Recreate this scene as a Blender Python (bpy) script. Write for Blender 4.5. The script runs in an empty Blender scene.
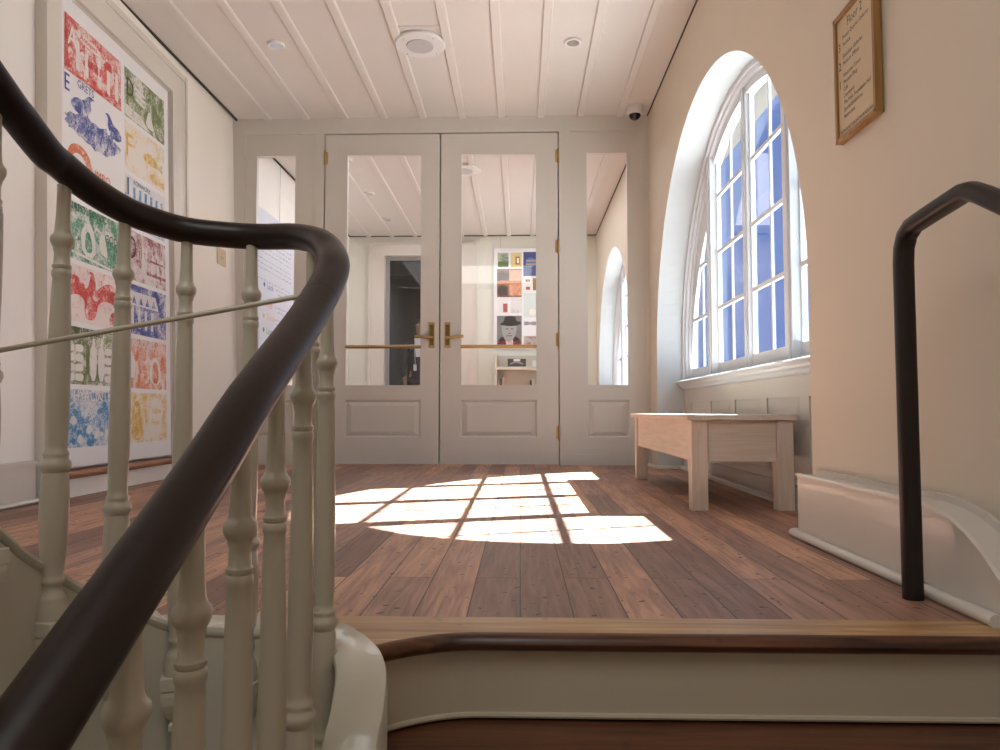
import bpy, bmesh, math, random
from mathutils import Vector, Matrix
from mathutils.geometry import tessellate_polygon
random.seed(7)
PI = math.pi
S = bpy.context.scene
COL = S.collection

# ------------------------------------------------------------------ materials
def mat(name, color, rough=0.5, metal=0.0, coat=0.0, bump=0.0, bscale=60, spec=0.5, mottling=0.0):
    m = bpy.data.materials.new(name); m.use_nodes = True
    nt = m.node_tree; b = nt.nodes['Principled BSDF']
    b.inputs['Base Color'].default_value = (*color, 1)
    b.inputs['Roughness'].default_value = rough
    b.inputs['Metallic'].default_value = metal
    b.inputs['Coat Weight'].default_value = coat
    b.inputs['Specular IOR Level'].default_value = spec
    tc = nt.nodes.new('ShaderNodeTexCoord')
    if mottling:
        n = nt.nodes.new('ShaderNodeTexNoise'); n.inputs['Scale'].default_value = 3.0; n.inputs['Detail'].default_value = 5
        nt.links.new(tc.outputs['Object'], n.inputs['Vector'])
        r = nt.nodes.new('ShaderNodeMix'); r.data_type = 'RGBA'
        r.inputs[6].default_value = (*[c * (1 - mottling) for c in color], 1)
        r.inputs[7].default_value = (*color, 1)
        nt.links.new(n.outputs['Fac'], r.inputs[0]); nt.links.new(r.outputs[2], b.inputs['Base Color'])
    if bump:
        n = nt.nodes.new('ShaderNodeTexNoise'); n.inputs['Scale'].default_value = bscale; n.inputs['Detail'].default_value = 4
        nt.links.new(tc.outputs['Object'], n.inputs['Vector'])
        bp = nt.nodes.new('ShaderNodeBump'); bp.inputs['Strength'].default_value = bump; bp.inputs['Distance'].default_value = 0.002
        nt.links.new(n.outputs['Fac'], bp.inputs['Height']); nt.links.new(bp.outputs['Normal'], b.inputs['Normal'])
    return m

def wood(name, dark, light, axis='X', rough=0.45, fine=1.0, knots=True, lift=None):
    """board with stretched grain running along the given axis"""
    m = bpy.data.materials.new(name); m.use_nodes = True
    nt = m.node_tree; L = nt.links; b = nt.nodes['Principled BSDF']; b.inputs['Roughness'].default_value = rough
    tc = nt.nodes.new('ShaderNodeTexCoord'); mp = nt.nodes.new('ShaderNodeMapping')
    s = [14 * fine] * 3; s['XYZ'.index(axis)] = 1.0 * fine
    mp.inputs['Scale'].default_value = s
    L.new(tc.outputs['Object'], mp.inputs['Vector'])
    n = nt.nodes.new('ShaderNodeTexNoise'); n.inputs['Scale'].default_value = 2.2; n.inputs['Detail'].default_value = 8; n.inputs['Distortion'].default_value = 1.2
    L.new(mp.outputs['Vector'], n.inputs['Vector'])
    cr = nt.nodes.new('ShaderNodeValToRGB')
    cr.color_ramp.elements[0].position = .3; cr.color_ramp.elements[0].color = (*dark, 1)
    cr.color_ramp.elements[1].position = .7; cr.color_ramp.elements[1].color = (*light, 1)
    L.new(n.outputs['Fac'], cr.inputs['Fac'])
    out = cr.outputs['Color']
    if knots:
        n2 = nt.nodes.new('ShaderNodeTexNoise'); n2.inputs['Scale'].default_value = 9; n2.inputs['Detail'].default_value = 3
        L.new(tc.outputs['Object'], n2.inputs['Vector'])
        c2 = nt.nodes.new('ShaderNodeValToRGB'); c2.color_ramp.elements[0].position = .66; c2.color_ramp.elements[1].position = .74
        L.new(n2.outputs['Fac'], c2.inputs['Fac'])
        mx = nt.nodes.new('ShaderNodeMix'); mx.data_type = 'RGBA'; mx.inputs[7].default_value = (*[c * .35 for c in dark], 1)
        L.new(c2.outputs['Color'], mx.inputs[0]); L.new(out, mx.inputs[6]); out = mx.outputs[2]
    L.new(out, b.inputs['Base Color'])
    bp = nt.nodes.new('ShaderNodeBump'); bp.inputs['Strength'].default_value = .25; bp.inputs['Distance'].default_value = .002
    L.new(n.outputs['Fac'], bp.inputs['Height']); L.new(bp.outputs['Normal'], b.inputs['Normal'])
    return m

def plank_floor(name):
    m = bpy.data.materials.new(name); m.use_nodes = True
    nt = m.node_tree; L = nt.links; b = nt.nodes['Principled BSDF']
    N = nt.nodes.new
    tc = N('ShaderNodeTexCoord'); sp = N('ShaderNodeSeparateXYZ'); L.new(tc.outputs['Object'], sp.inputs[0])
    cb = N('ShaderNodeCombineXYZ'); L.new(sp.outputs['Y'], cb.inputs['X']); L.new(sp.outputs['X'], cb.inputs['Y'])
    br = N('ShaderNodeTexBrick'); br.offset = .37; br.offset_frequency = 2; br.squash = 1
    br.inputs['Color1'].default_value = (0, 0, 0, 1); br.inputs['Color2'].default_value = (1, 1, 1, 1); br.inputs['Mortar'].default_value = (.5, .5, .5, 1)
    br.inputs['Scale'].default_value = 1; br.inputs['Brick Width'].default_value = 1.9; br.inputs['Row Height'].default_value = .113
    br.inputs['Mortar Size'].default_value = .0016; br.inputs['Mortar Smooth'].default_value = .2; br.inputs['Bias'].default_value = 0
    L.new(cb.outputs[0], br.inputs['Vector'])
    ramp = N('ShaderNodeValToRGB'); e = ramp.color_ramp.elements
    e[0].position = 0; e[0].color = (.17, .080, .052, 1); e[1].position = 1; e[1].color = (.56, .31, .17, 1)
    for p, c in ((.2, (.23, .115, .078, 1)), (.45, (.30, .150, .100, 1)), (.65, (.37, .185, .115, 1)), (.85, (.43, .215, .125, 1))):
        x = e.new(p); x.color = c
    L.new(br.outputs['Color'], ramp.inputs['Fac'])
    # grain: stretched along the boards, shifted per board
    sh = N('ShaderNodeMath'); sh.operation = 'MULTIPLY'; sh.inputs[1].default_value = 37.0; L.new(br.outputs['Color'], sh.inputs[0])
    cg = N('ShaderNodeCombineXYZ')
    mx_ = N('ShaderNodeMath'); mx_.operation = 'MULTIPLY'; mx_.inputs[1].default_value = 34; L.new(sp.outputs['X'], mx_.inputs[0])
    my_ = N('ShaderNodeMath'); my_.operation = 'MULTIPLY'; my_.inputs[1].default_value = 2.2; L.new(sp.outputs['Y'], my_.inputs[0])
    L.new(mx_.outputs[0], cg.inputs['X']); L.new(my_.outputs[0], cg.inputs['Y']); L.new(sh.outputs[0], cg.inputs['Z'])
    g = N('ShaderNodeTexNoise'); g.inputs['Scale'].default_value = 1.0; g.inputs['Detail'].default_value = 7; g.inputs['Distortion'].default_value = 1.6
    L.new(cg.outputs[0], g.inputs['Vector'])
    gr = N('ShaderNodeMapRange'); gr.inputs['From Min'].default_value = .3; gr.inputs['From Max'].default_value = .7
    gr.inputs['To Min'].default_value = .75; gr.inputs['To Max'].default_value = 1.65; L.new(g.outputs['Fac'], gr.inputs['Value'])
    m1 = N('ShaderNodeMix'); m1.data_type = 'RGBA'; m1.blend_type = 'MULTIPLY'; m1.inputs[0].default_value = 1
    L.new(ramp.outputs['Color'], m1.inputs[6]); L.new(gr.outputs['Result'], m1.inputs[7])
    # grey-brown wear patches
    w = N('ShaderNodeTexNoise'); w.inputs['Scale'].default_value = 2.6; w.inputs['Detail'].default_value = 6; L.new(tc.outputs['Object'], w.inputs['Vector'])
    wr = N('ShaderNodeMapRange'); wr.inputs['From Min'].default_value = .5; wr.inputs['From Max'].default_value = .72; wr.inputs['To Max'].default_value = .5
    L.new(w.outputs['Fac'], wr.inputs['Value'])
    m2 = N('ShaderNodeMix'); m2.data_type = 'RGBA'; m2.inputs[7].default_value = (.30, .19, .16, 1)
    L.new(wr.outputs['Result'], m2.inputs[0]); L.new(m1.outputs[2], m2.inputs[6])
    # small nail holes and knots
    v = N('ShaderNodeTexNoise'); v.inputs['Scale'].default_value = 42; v.inputs['Detail'].default_value = 1
    L.new(tc.outputs['Object'], v.inputs['Vector'])
    vr = N('ShaderNodeMapRange'); vr.inputs['From Min'].default_value = .685; vr.inputs['From Max'].default_value = .73
    L.new(v.outputs['Fac'], vr.inputs['Value'])
    m3 = N('ShaderNodeMix'); m3.data_type = 'RGBA'; m3.inputs[7].default_value = (.03, .013, .01, 1)
    L.new(vr.outputs['Result'], m3.inputs[0]); L.new(m2.outputs[2], m3.inputs[6])
    # joints
    m4 = N('ShaderNodeMix'); m4.data_type = 'RGBA'; m4.inputs[7].default_value = (.035, .016, .01, 1)
    L.new(br.outputs['Fac'], m4.inputs[0]); L.new(m3.outputs[2], m4.inputs[6])
    hs = N('ShaderNodeHueSaturation'); hs.inputs['Saturation'].default_value = .92; L.new(m4.outputs[2], hs.inputs['Color'])
    L.new(hs.outputs['Color'], b.inputs['Base Color'])
    rr = N('ShaderNodeMapRange'); rr.inputs['To Min'].default_value = .38; rr.inputs['To Max'].default_value = .6; L.new(w.outputs['Fac'], rr.inputs['Value'])
    L.new(rr.outputs['Result'], b.inputs['Roughness'])
    ad = N('ShaderNodeMath'); ad.operation = 'SUBTRACT'; L.new(g.outputs['Fac'], ad.inputs[0]); L.new(br.outputs['Fac'], ad.inputs[1])
    bp = N('ShaderNodeBump'); bp.inputs['Strength'].default_value = .35; bp.inputs['Distance'].default_value = .003
    L.new(ad.outputs[0], bp.inputs['Height']); L.new(bp.outputs['Normal'], b.inputs['Normal'])
    return m

def engraving(name, color, scale=40, density=.5, paper=(.84, .82, .80)):
    """single-colour print: broad tonal patches broken up by fine hatching, as an old engraving"""
    m = bpy.data.materials.new(name); m.use_nodes = True
    nt = m.node_tree; L = nt.links; b = nt.nodes['Principled BSDF']; N = nt.nodes.new
    b.inputs['Roughness'].default_value = .45
    tc = N('ShaderNodeTexCoord')
    def noise(sc, det, dist):
        n = N('ShaderNodeTexNoise'); n.inputs['Scale'].default_value = sc; n.inputs['Detail'].default_value = det; n.inputs['Distortion'].default_value = dist
        L.new(tc.outputs['Object'], n.inputs['Vector']); return n.outputs['Fac']
    def mad(a, mul, add):
        q = N('ShaderNodeMath'); q.operation = 'MULTIPLY_ADD'; L.new(a, q.inputs[0]); q.inputs[1].default_value = mul
        if isinstance(add, float): q.inputs[2].default_value = add
        else: L.new(add, q.inputs[2])
        return q.outputs[0]
    big = noise(scale*.22, 3, 1.0); mid = noise(scale*.9, 3, 2.0); fine = noise(scale*3.2, 1, 3.0)
    t = mad(big, 1.5, -.75 + (.5 - density)*.55)
    t = mad(mid, 1.1, t); t = mad(fine, .55, t)
    cr = N('ShaderNodeValToRGB'); e = cr.color_ramp.elements
    mixc = lambda k: (*[color[i]*(1-k) + paper[i]*k for i in range(3)], 1)
    e[0].position = .42; e[0].color = (*[c*.85 for c in color], 1); e[1].position = 1.0; e[1].color = mixc(.9)
    x = e.new(.60); x.color = mixc(.12); x = e.new(.74); x.color = mixc(.45); x = e.new(.86); x.color = mixc(.75)
    L.new(t, cr.inputs['Fac']); L.new(cr.outputs['Color'], b.inputs['Base Color'])
    return m

def glass_mat(name, tint=(1, 1, 1), refl=.06):
    m = bpy.data.materials.new(name); m.use_nodes = True
    nt = m.node_tree; L = nt.links; nt.nodes.clear(); N = nt.nodes.new
    o = N('ShaderNodeOutputMaterial'); t = N('ShaderNodeBsdfTransparent'); t.inputs[0].default_value = (*tint, 1)
    g = N('ShaderNodeBsdfGlossy'); g.inputs['Roughness'].default_value = .02
    f = N('ShaderNodeFresnel'); ge = N('ShaderNodeNewGeometry')        # thin sheet: same reflectance from both faces
    io = N('ShaderNodeMapRange'); io.inputs['To Min'].default_value = 1.45; io.inputs['To Max'].default_value = 1/1.45
    L.new(ge.outputs['Backfacing'], io.inputs['Value']); L.new(io.outputs['Result'], f.inputs['IOR'])
    mx = N('ShaderNodeMixShader'); L.new(f.outputs[0], mx.inputs[0]); L.new(t.outputs[0], mx.inputs[1]); L.new(g.outputs[0], mx.inputs[2])
    L.new(mx.outputs[0], o.inputs['Surface'])
    return m

WALL = mat('plaster_wall', (.76, .685, .57), .6, bump=.25, bscale=25, mottling=.04)
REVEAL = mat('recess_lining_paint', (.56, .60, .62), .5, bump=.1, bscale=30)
WHITE = mat('white_paint_wall', (.86, .84, .81), .55, bump=.1, bscale=30)
TRIM = mat('gloss_trim_paint', (.70, .66, .60), .3, bump=.12, bscale=40, coat=.2)
WTRIM = mat('window_white_paint', (.68, .71, .74), .35, bump=.08, bscale=40)
DOORP = mat('door_paint', (.62, .59, .54), .38)
CEIL = mat('ceiling_paint', (.70, .665, .635), .4, mottling=.03)
GAP = mat('dark_gap', (.03, .028, .026), .7)
BAL = mat('baluster_paint', (.53, .475, .38), .28, coat=.35, bump=.2, bscale=55, mottling=.06)
STRING = mat('string_paint', (.60, .57, .47), .3, coat=.3, bump=.3, bscale=22, mottling=.08)
RISER = mat('riser_paint', (.54, .47, .36), .35, bump=.25, bscale=18, mottling=.05)
RAILW = mat('dark_mahogany', (.012, .005, .0035), .36, coat=.0, spec=.36, bump=.1, bscale=80, mottling=.2)
JOINT = mat('joint_line', (.006, .003, .002), .6)
IRON = mat('bronzed_iron', (.026, .017, .014), .42, metal=.3, bump=.15, bscale=90, mottling=.3)
BRASS = mat('brass', (.50, .36, .18), .34, metal=1)
DBRASS = mat('dark_brass_trim', (.20, .13, .05), .4, metal=1)
FLOOR = plank_floor('old_pine_planks')
NOSE = wood('nosing_pine', (.30, .15, .06), (.56, .36, .17), 'X', .4)
NOSED = wood('nosing_worn_front', (.022, .009, .006), (.15, .052, .02), 'X', .35)
TREAD = wood('tread_mahogany', (.07, .024, .012), (.17, .062, .028), 'X', .4)
BENCHX = wood('pale_pine_x', (.60, .50, .415), (.72, .62, .53), 'X', .5, 1.4, False)
BENCHY = wood('pale_pine_y', (.60, .50, .415), (.72, .62, .53), 'Y', .5, 1.4, False)
BENCHZ = wood('pale_pine_z', (.60, .50, .415), (.72, .62, .53), 'Z', .5, 1.4, False)
LEDGE = wood('brown_ledge_wood', (.24, .10, .05), (.36, .17, .09), 'Y', .4)
GOLDF = wood('gilt_oak_frame', (.30, .155, .04), (.42, .23, .07), 'Z', .4, 1, False)
SIGNP = mat('cream_card', (.66, .54, .37), .6)
INK = mat('black_ink', (.03, .028, .025), .6)
GREYINK = mat('grey_ink', (.30, .30, .33), .6)
PAPER = mat('white_poster_paper', (.84, .84, .86), .45)
LILAC = mat('pale_text_panel', (.64, .68, .79), .5)
PLAST = mat('white_plastic', (.74, .73, .74), .4)
GRILLE = mat('grey_grille', (.50, .49, .50), .6, bump=.5, bscale=400)
BLACKP = mat('black_dome', (.012, .012, .013), .12)
CHROME = mat('downlight_reflector', (.75, .74, .72), .15, metal=1)
LAMP = bpy.data.materials.new('lamp_lens'); LAMP.use_nodes = True
LAMP.node_tree.nodes['Principled BSDF'].inputs['Emission Color'].default_value = (1, .93, .82, 1)
LAMP.node_tree.nodes['Principled BSDF'].inputs['Emission Strength'].default_value = .0
GLASS = glass_mat('window_glass')
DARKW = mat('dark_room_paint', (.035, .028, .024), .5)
STONE = mat('outdoor_masonry', (.42, .40, .38), .9)
EAVE = mat('grey_eave', (.085, .08, .07), .9)

# ------------------------------------------------------------------ mesh helpers
class B:
    def __init__(s): s.bm = bmesh.new()
    def face(s, vs, mi=0, smooth=False):
        f = s.bm.faces.new(vs); f.material_index = mi; f.smooth = smooth; return f
    def box(s, x0, x1, y0, y1, z0, z1, mi=0):
        v = [s.bm.verts.new(p) for p in ((x0,y0,z0),(x1,y0,z0),(x1,y1,z0),(x0,y1,z0),(x0,y0,z1),(x1,y0,z1),(x1,y1,z1),(x0,y1,z1))]
        for q in ((3,2,1,0),(4,5,6,7),(0,1,5,4),(1,2,6,5),(2,3,7,6),(3,0,4,7)): s.face([v[i] for i in q], mi)
        return s
    def hexa(s, pts, mi=0):
        v = [s.bm.verts.new(p) for p in pts]
        for q in ((3,2,1,0),(4,5,6,7),(0,1,5,4),(1,2,6,5),(2,3,7,6),(3,0,4,7)): s.face([v[i] for i in q], mi)
        return s
    def prism(s, poly, axis, a0, a1, mi=0):
        """poly in the two other axes (ordered), extruded along axis from a0 to a1"""
        def P(p, a):
            return {'X': (a, p[0], p[1]), 'Y': (p[0], a, p[1]), 'Z': (p[0], p[1], a)}[axis]
        lo = [s.bm.verts.new(P(p, a0)) for p in poly]; hi = [s.bm.verts.new(P(p, a1)) for p in poly]
        n = len(poly)
        for i in range(n): s.face([lo[i], lo[(i+1) % n], hi[(i+1) % n], hi[i]], mi)
        for t in tessellate_polygon([[Vector((p[0], p[1], 0)) for p in poly]]):
            if len(set(t)) == 3:
                s.face([lo[k] for k in t], mi); s.face([hi[k] for k in t][::-1], mi)
        return s
    def lathe(s, prof, c=(0,0,0), seg=20, axis='Z', mi=0, smooth=True):
        rings = []
        for r, z in prof:
            ring = []
            for k in range(seg):
                a = 2*PI*k/seg; x, y = r*math.cos(a), r*math.sin(a)
                p = {'Z': (x, y, z), 'Y': (x, z, y), 'X': (z, x, y)}[axis]
                ring.append(s.bm.verts.new((c[0]+p[0], c[1]+p[1], c[2]+p[2])))
            rings.append(ring)
        for a, b in zip(rings, rings[1:]):
            for k in range(seg): s.face([a[k], a[(k+1)%seg], b[(k+1)%seg], b[k]], mi, smooth)
        if prof[0][0] > 1e-5: s.face(rings[0][::-1], mi)
        if prof[-1][0] > 1e-5: s.face(rings[-1], mi)
        return s
    def sweep(s, pts, section, mi=0, up=(0,0,1), smooth=True, cap=True):
        """section: list of (side, height) swept along pts"""
        pts = [Vector(p) for p in pts]; rings = []
        for i, p in enumerate(pts):
            t = (pts[min(i+1, len(pts)-1)] - pts[max(i-1, 0)]).normalized()
            side = t.cross(Vector(up))
            if side.length < 1e-4: side = Vector((1, 0, 0))
            side.normalize(); h = side.cross(t).normalized()
            rings.append([s.bm.verts.new(p + side*a + h*b) for a, b in section])
        n = len(section)
        for a, b in zip(rings, rings[1:]):
            for k in range(n): s.face([a[k], a[(k+1)%n], b[(k+1)%n], b[k]], mi, smooth)
        if cap: s.face(rings[0][::-1], mi); s.face(rings[-1], mi)
        return s
    def map(s, fn):
        for v in s.bm.verts: v.co = Vector(fn(*v.co))
        return s
    def obj(s, name, m, parent=None, bevel=0, kind=None):
        bmesh.ops.remove_doubles(s.bm, verts=s.bm.verts, dist=1e-6)
        bmesh.ops.recalc_face_normals(s.bm, faces=s.bm.faces)
        me = bpy.data.meshes.new(name); s.bm.to_mesh(me); s.bm.free()
        if any(q.use_smooth for q in me.polygons): me.set_sharp_from_angle(angle=math.radians(38))
        for q in (m if isinstance(m, (list, tuple)) else [m]): me.materials.append(q)
        o = bpy.data.objects.new(name, me); COL.objects.link(o)
        if parent: o.parent = parent
        if bevel:
            bv = o.modifiers.new('edge', 'BEVEL'); bv.width = bevel; bv.segments = 2; bv.limit_method = 'ANGLE'; bv.angle_limit = math.radians(40)
        if kind: o['kind'] = kind
        return o

def empty(name, loc=(0,0,0)):
    o = bpy.data.objects.new(name, None); COL.objects.link(o); o.location = loc; o.empty_display_size = .1; return o
def thing(name, label, cat, loc=(0,0,0), group=None):
    o = empty(name, loc); return tag(o, label, cat, group)
def tag(o, label, cat, group=None):
    o['label'] = label; o['category'] = cat
    if group: o['group'] = group
    return o
def struct(o, label=None):
    o['kind'] = 'structure'
    if label: o['label'] = label
    return o
def circle(r, n=16, ry=None):
    ry = ry or r
    return [(r*math.cos(2*PI*k/n), ry*math.sin(2*PI*k/n)) for k in range(n)]
def copy_thing(root, loc, label, group=None):
    r = root.copy(); COL.objects.link(r); r.location = loc; r['label'] = label
    if group: r['group'] = group
    for ch in list(root.children):
        c = ch.copy(); COL.objects.link(c); c.parent = r
        for g in list(ch.children):
            d = g.copy(); COL.objects.link(d); d.parent = c
    return r

_txt_cache = []
def text_mesh(body, size, align='LEFT', squash=1.0):
    """verts, faces of lettering in its own XY plane"""
    c = bpy.data.curves.new('lettering', 'FONT'); c.body = body; c.size = size; c.align_x = align; c.resolution_u = 2
    o = bpy.data.objects.new('lettering', c); COL.objects.link(o)
    bpy.context.view_layer.update()
    dg = bpy.context.evaluated_depsgraph_get()
    me = bpy.data.meshes.new_from_object(o.evaluated_get(dg))
    vs = [(v.co.x*squash, v.co.y) for v in me.vertices]; fs = [tuple(p.vertices) for p in me.polygons]
    bpy.data.objects.remove(o); bpy.data.curves.remove(c); bpy.data.meshes.remove(me)
    return vs, fs
def add_text(b, body, size, fn, align='LEFT', squash=1.0, mi=0):
    """fn maps lettering plane (u,v) to a 3-D point"""
    vs, fs = text_mesh(body, size, align, squash)
    V = [b.bm.verts.new(fn(u, v)) for u, v in vs]
    for f in fs:
        try: b.face([V[i] for i in f], mi)
        except ValueError: pass
def text_obj(name, body, size, fn, m, parent, align='LEFT', squash=1.0):
    b = B(); add_text(b, body, size, fn, align, squash)
    me = bpy.data.meshes.new(name); b.bm.to_mesh(me); b.bm.free(); me.materials.append(m)
    o = bpy.data.objects.new(name, me); COL.objects.link(o); o.parent = parent; return o

# ------------------------------------------------------------------ key dimensions
DY = 5.88            # plane of the doors
HZ = 2.867           # ceiling
XR = 1.055           # right wall
XL = -2.37           # left wall (top)
FY = 9.9             # far wall of the room beyond
CX, CY, CR = -.545, 1.15, .235        # stair well

# ------------------------------------------------------------------ floor, steps
b = B()
arc = [(CX + .31*math.cos(math.radians(a)), CY + .31*math.sin(math.radians(a))) for a in range(100, 24, -6)]
poly = [(-2.6, 1.47)] + [(CX-.02, 1.47)] + arc[1:] + [(-.2, 1.36), (.965, 1.40), (.965, 1.47), (1.45, 1.47), (1.45, 10.0), (-2.6, 10.0)]
poly = [(-2.6, 1.44), (-.66, 1.44), (-.5, 1.455), (-.40, 1.47), (1.10, 1.47), (1.10, 2.6), (1.36, 2.6), (1.36, 9.95), (-2.6, 9.95)]
b.prism(poly, 'Z', -.06, 0)
struct(b.obj('floor', FLOOR))
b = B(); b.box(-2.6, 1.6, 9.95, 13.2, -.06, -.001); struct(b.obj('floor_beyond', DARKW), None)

# landing nosing, front scribed round the well end
def nose_front(x):      # plan of the nosing front edge, scribed to the curved string
    t = max(0., min(1., (-.08 - x) / .24)); y = 1.410 - .135 * t * t
    d = .315**2 - (x - CX)**2
    return max(y, CY + math.sqrt(d)) if d > 0 and x < -.2 else y
b = B()
N_ = 40
sec = [(.0, 0.0), (.0, -.034)]
xs = [-.40 + i * (1.354) / N_ for i in range(N_+1)]
rows = []
for x in xs:
    yf = nose_front(x); yb = 1.535
    prof = [(yb, 0), (yf+.022, 0), (yf+.010, -.003), (yf+.003, -.009), (yf, -.017), (yf+.003, -.026), (yf+.010, -.032), (yf+.02, -.034), (yb, -.034)]
    rows.append([b.bm.verts.new((x, y, z+.001)) for y, z in prof])
for r0, r1 in zip(rows, rows[1:]):
    for k in range(8):
        b.face([r0[k], r0[k+1], r1[k+1], r1[k]], 0 if k == 0 else 1, smooth=0 < k < 7)
b.face(rows[0][::-1], 1); b.face(rows[-1], 1)
struct(b.obj('trim_1', [NOSE, NOSED]), 'worn pine nosing board at the edge of the landing, pale top and dark rounded front')
# riser under nosing and lower steps
b = B()
rows = []
for x in xs:
    yf = nose_front(x) + .032
    rows.append([b.bm.verts.new((x, y, z)) for y, z in ((yf, -.034), (yf, -.166), (yf+.03, -.166), (yf+.03, -.034))])
for r0, r1 in zip(rows, rows[1:]):
    for k in range(4): b.face([r0[k], r0[(k+1)%4], r1[(k+1)%4], r1[k]])
b.face(rows[0][::-1]); b.face(rows[-1])
struct(b.obj('stair_riser', RISER), 'cream painted riser below the landing nosing')
b = B()
b.sweep([(x, nose_front(x)+.030, -.160) for x in xs], circle(.006, 8)); struct(b.obj('trim_2', RISER))
for i in range(4):
    yb = 1.455 - i*.29
    z = -.17 * (i+1)
    b = B(); b.box(-.29, 1.04, yb - .31, yb + .02, z-.03, z)
    struct(b.obj('stair_tread', TREAD, bevel=.008))
    b = B(); b.box(-.21, 1.04, yb - .275, yb - .255, z-.14, z-.03)
    struct(b.obj('stair_riser', RISER))
b = B(); b.box(-2.6, 1.5, -2.6, 3.0, -1.45, -1.4); struct(b.obj('floor_lower', FLOOR))

# ------------------------------------------------------------------ ceiling
def ceiling_planks(y0, y1, nm):
    b = B(); b.box(-2.55, 1.36, y0, y1, HZ+.012, HZ+.06)
    c = b.obj(nm, CEIL); struct(c)
    b = B()
    for i in range(10):
        x0 = -2.134 + .3257*i
        b.prism([(x0, HZ+.013), (x0, HZ+.002), (x0+.004, HZ-.002), (x0+.052, HZ-.002), (x0+.060, HZ+.004), (x0+.060, HZ+.013)], 'Y', y0, y1)
    d = b.obj('batten', CEIL, c)
    b = B()
    for x0 in (XL-.005, XR-.006): b.box(x0+.002, x0+.012, y0, y1, HZ-.004, HZ+.0125)
    b.obj('ceiling_track', GAP, c)  # dark track along each side wall at the ceiling
    return c
ceiling_planks(2.4, DY, 'ceiling')
ceiling_planks(DY+.10, FY, 'ceiling_beyond')
b = B(); b.box(-2.55, 1.36, -2.5, 2.4, HZ+.012, HZ+.06); struct(b.obj('ceiling_stair', CEIL))

# ------------------------------------------------------------------ right wall with deep arched recess
ACY, ACZ, AR = 4.11, .88, 1.46
def arch_pts(cy, cz, r, n=48): return [(cy + r*math.cos(PI - PI*k/n), cz + r*math.sin(PI - PI*k/n)) for k in range(n+1)]
def arch_wall(name, y0, y1, cy, cz, r, x0=XR, x1=1.36):
    poly = [(y0, 0), (cy-r, 0)] + arch_pts(cy, cz, r) + [(cy+r, 0), (y1, 0), (y1, HZ+.02), (y0, HZ+.02)]
    b = B(); b.prism(poly, 'X', x0, x1)
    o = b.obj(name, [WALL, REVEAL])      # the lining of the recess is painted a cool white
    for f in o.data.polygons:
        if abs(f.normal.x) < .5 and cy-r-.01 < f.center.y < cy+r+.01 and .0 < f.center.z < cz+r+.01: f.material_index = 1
    return struct(o)
arch_wall('wall_right', 1.2, DY+.04, ACY, ACZ, AR)
arch_wall('wall_right_beyond', DY+.08, FY+.05, 8.25, .88, 1.41)
b = B(); b.box(XR, 1.36, -2.5, 1.2, -1.4, HZ+.02); b.box(XR, 1.36, 1.2, 1.6, -1.4, 0); struct(b.obj('wall_right_stair', WALL))

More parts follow.
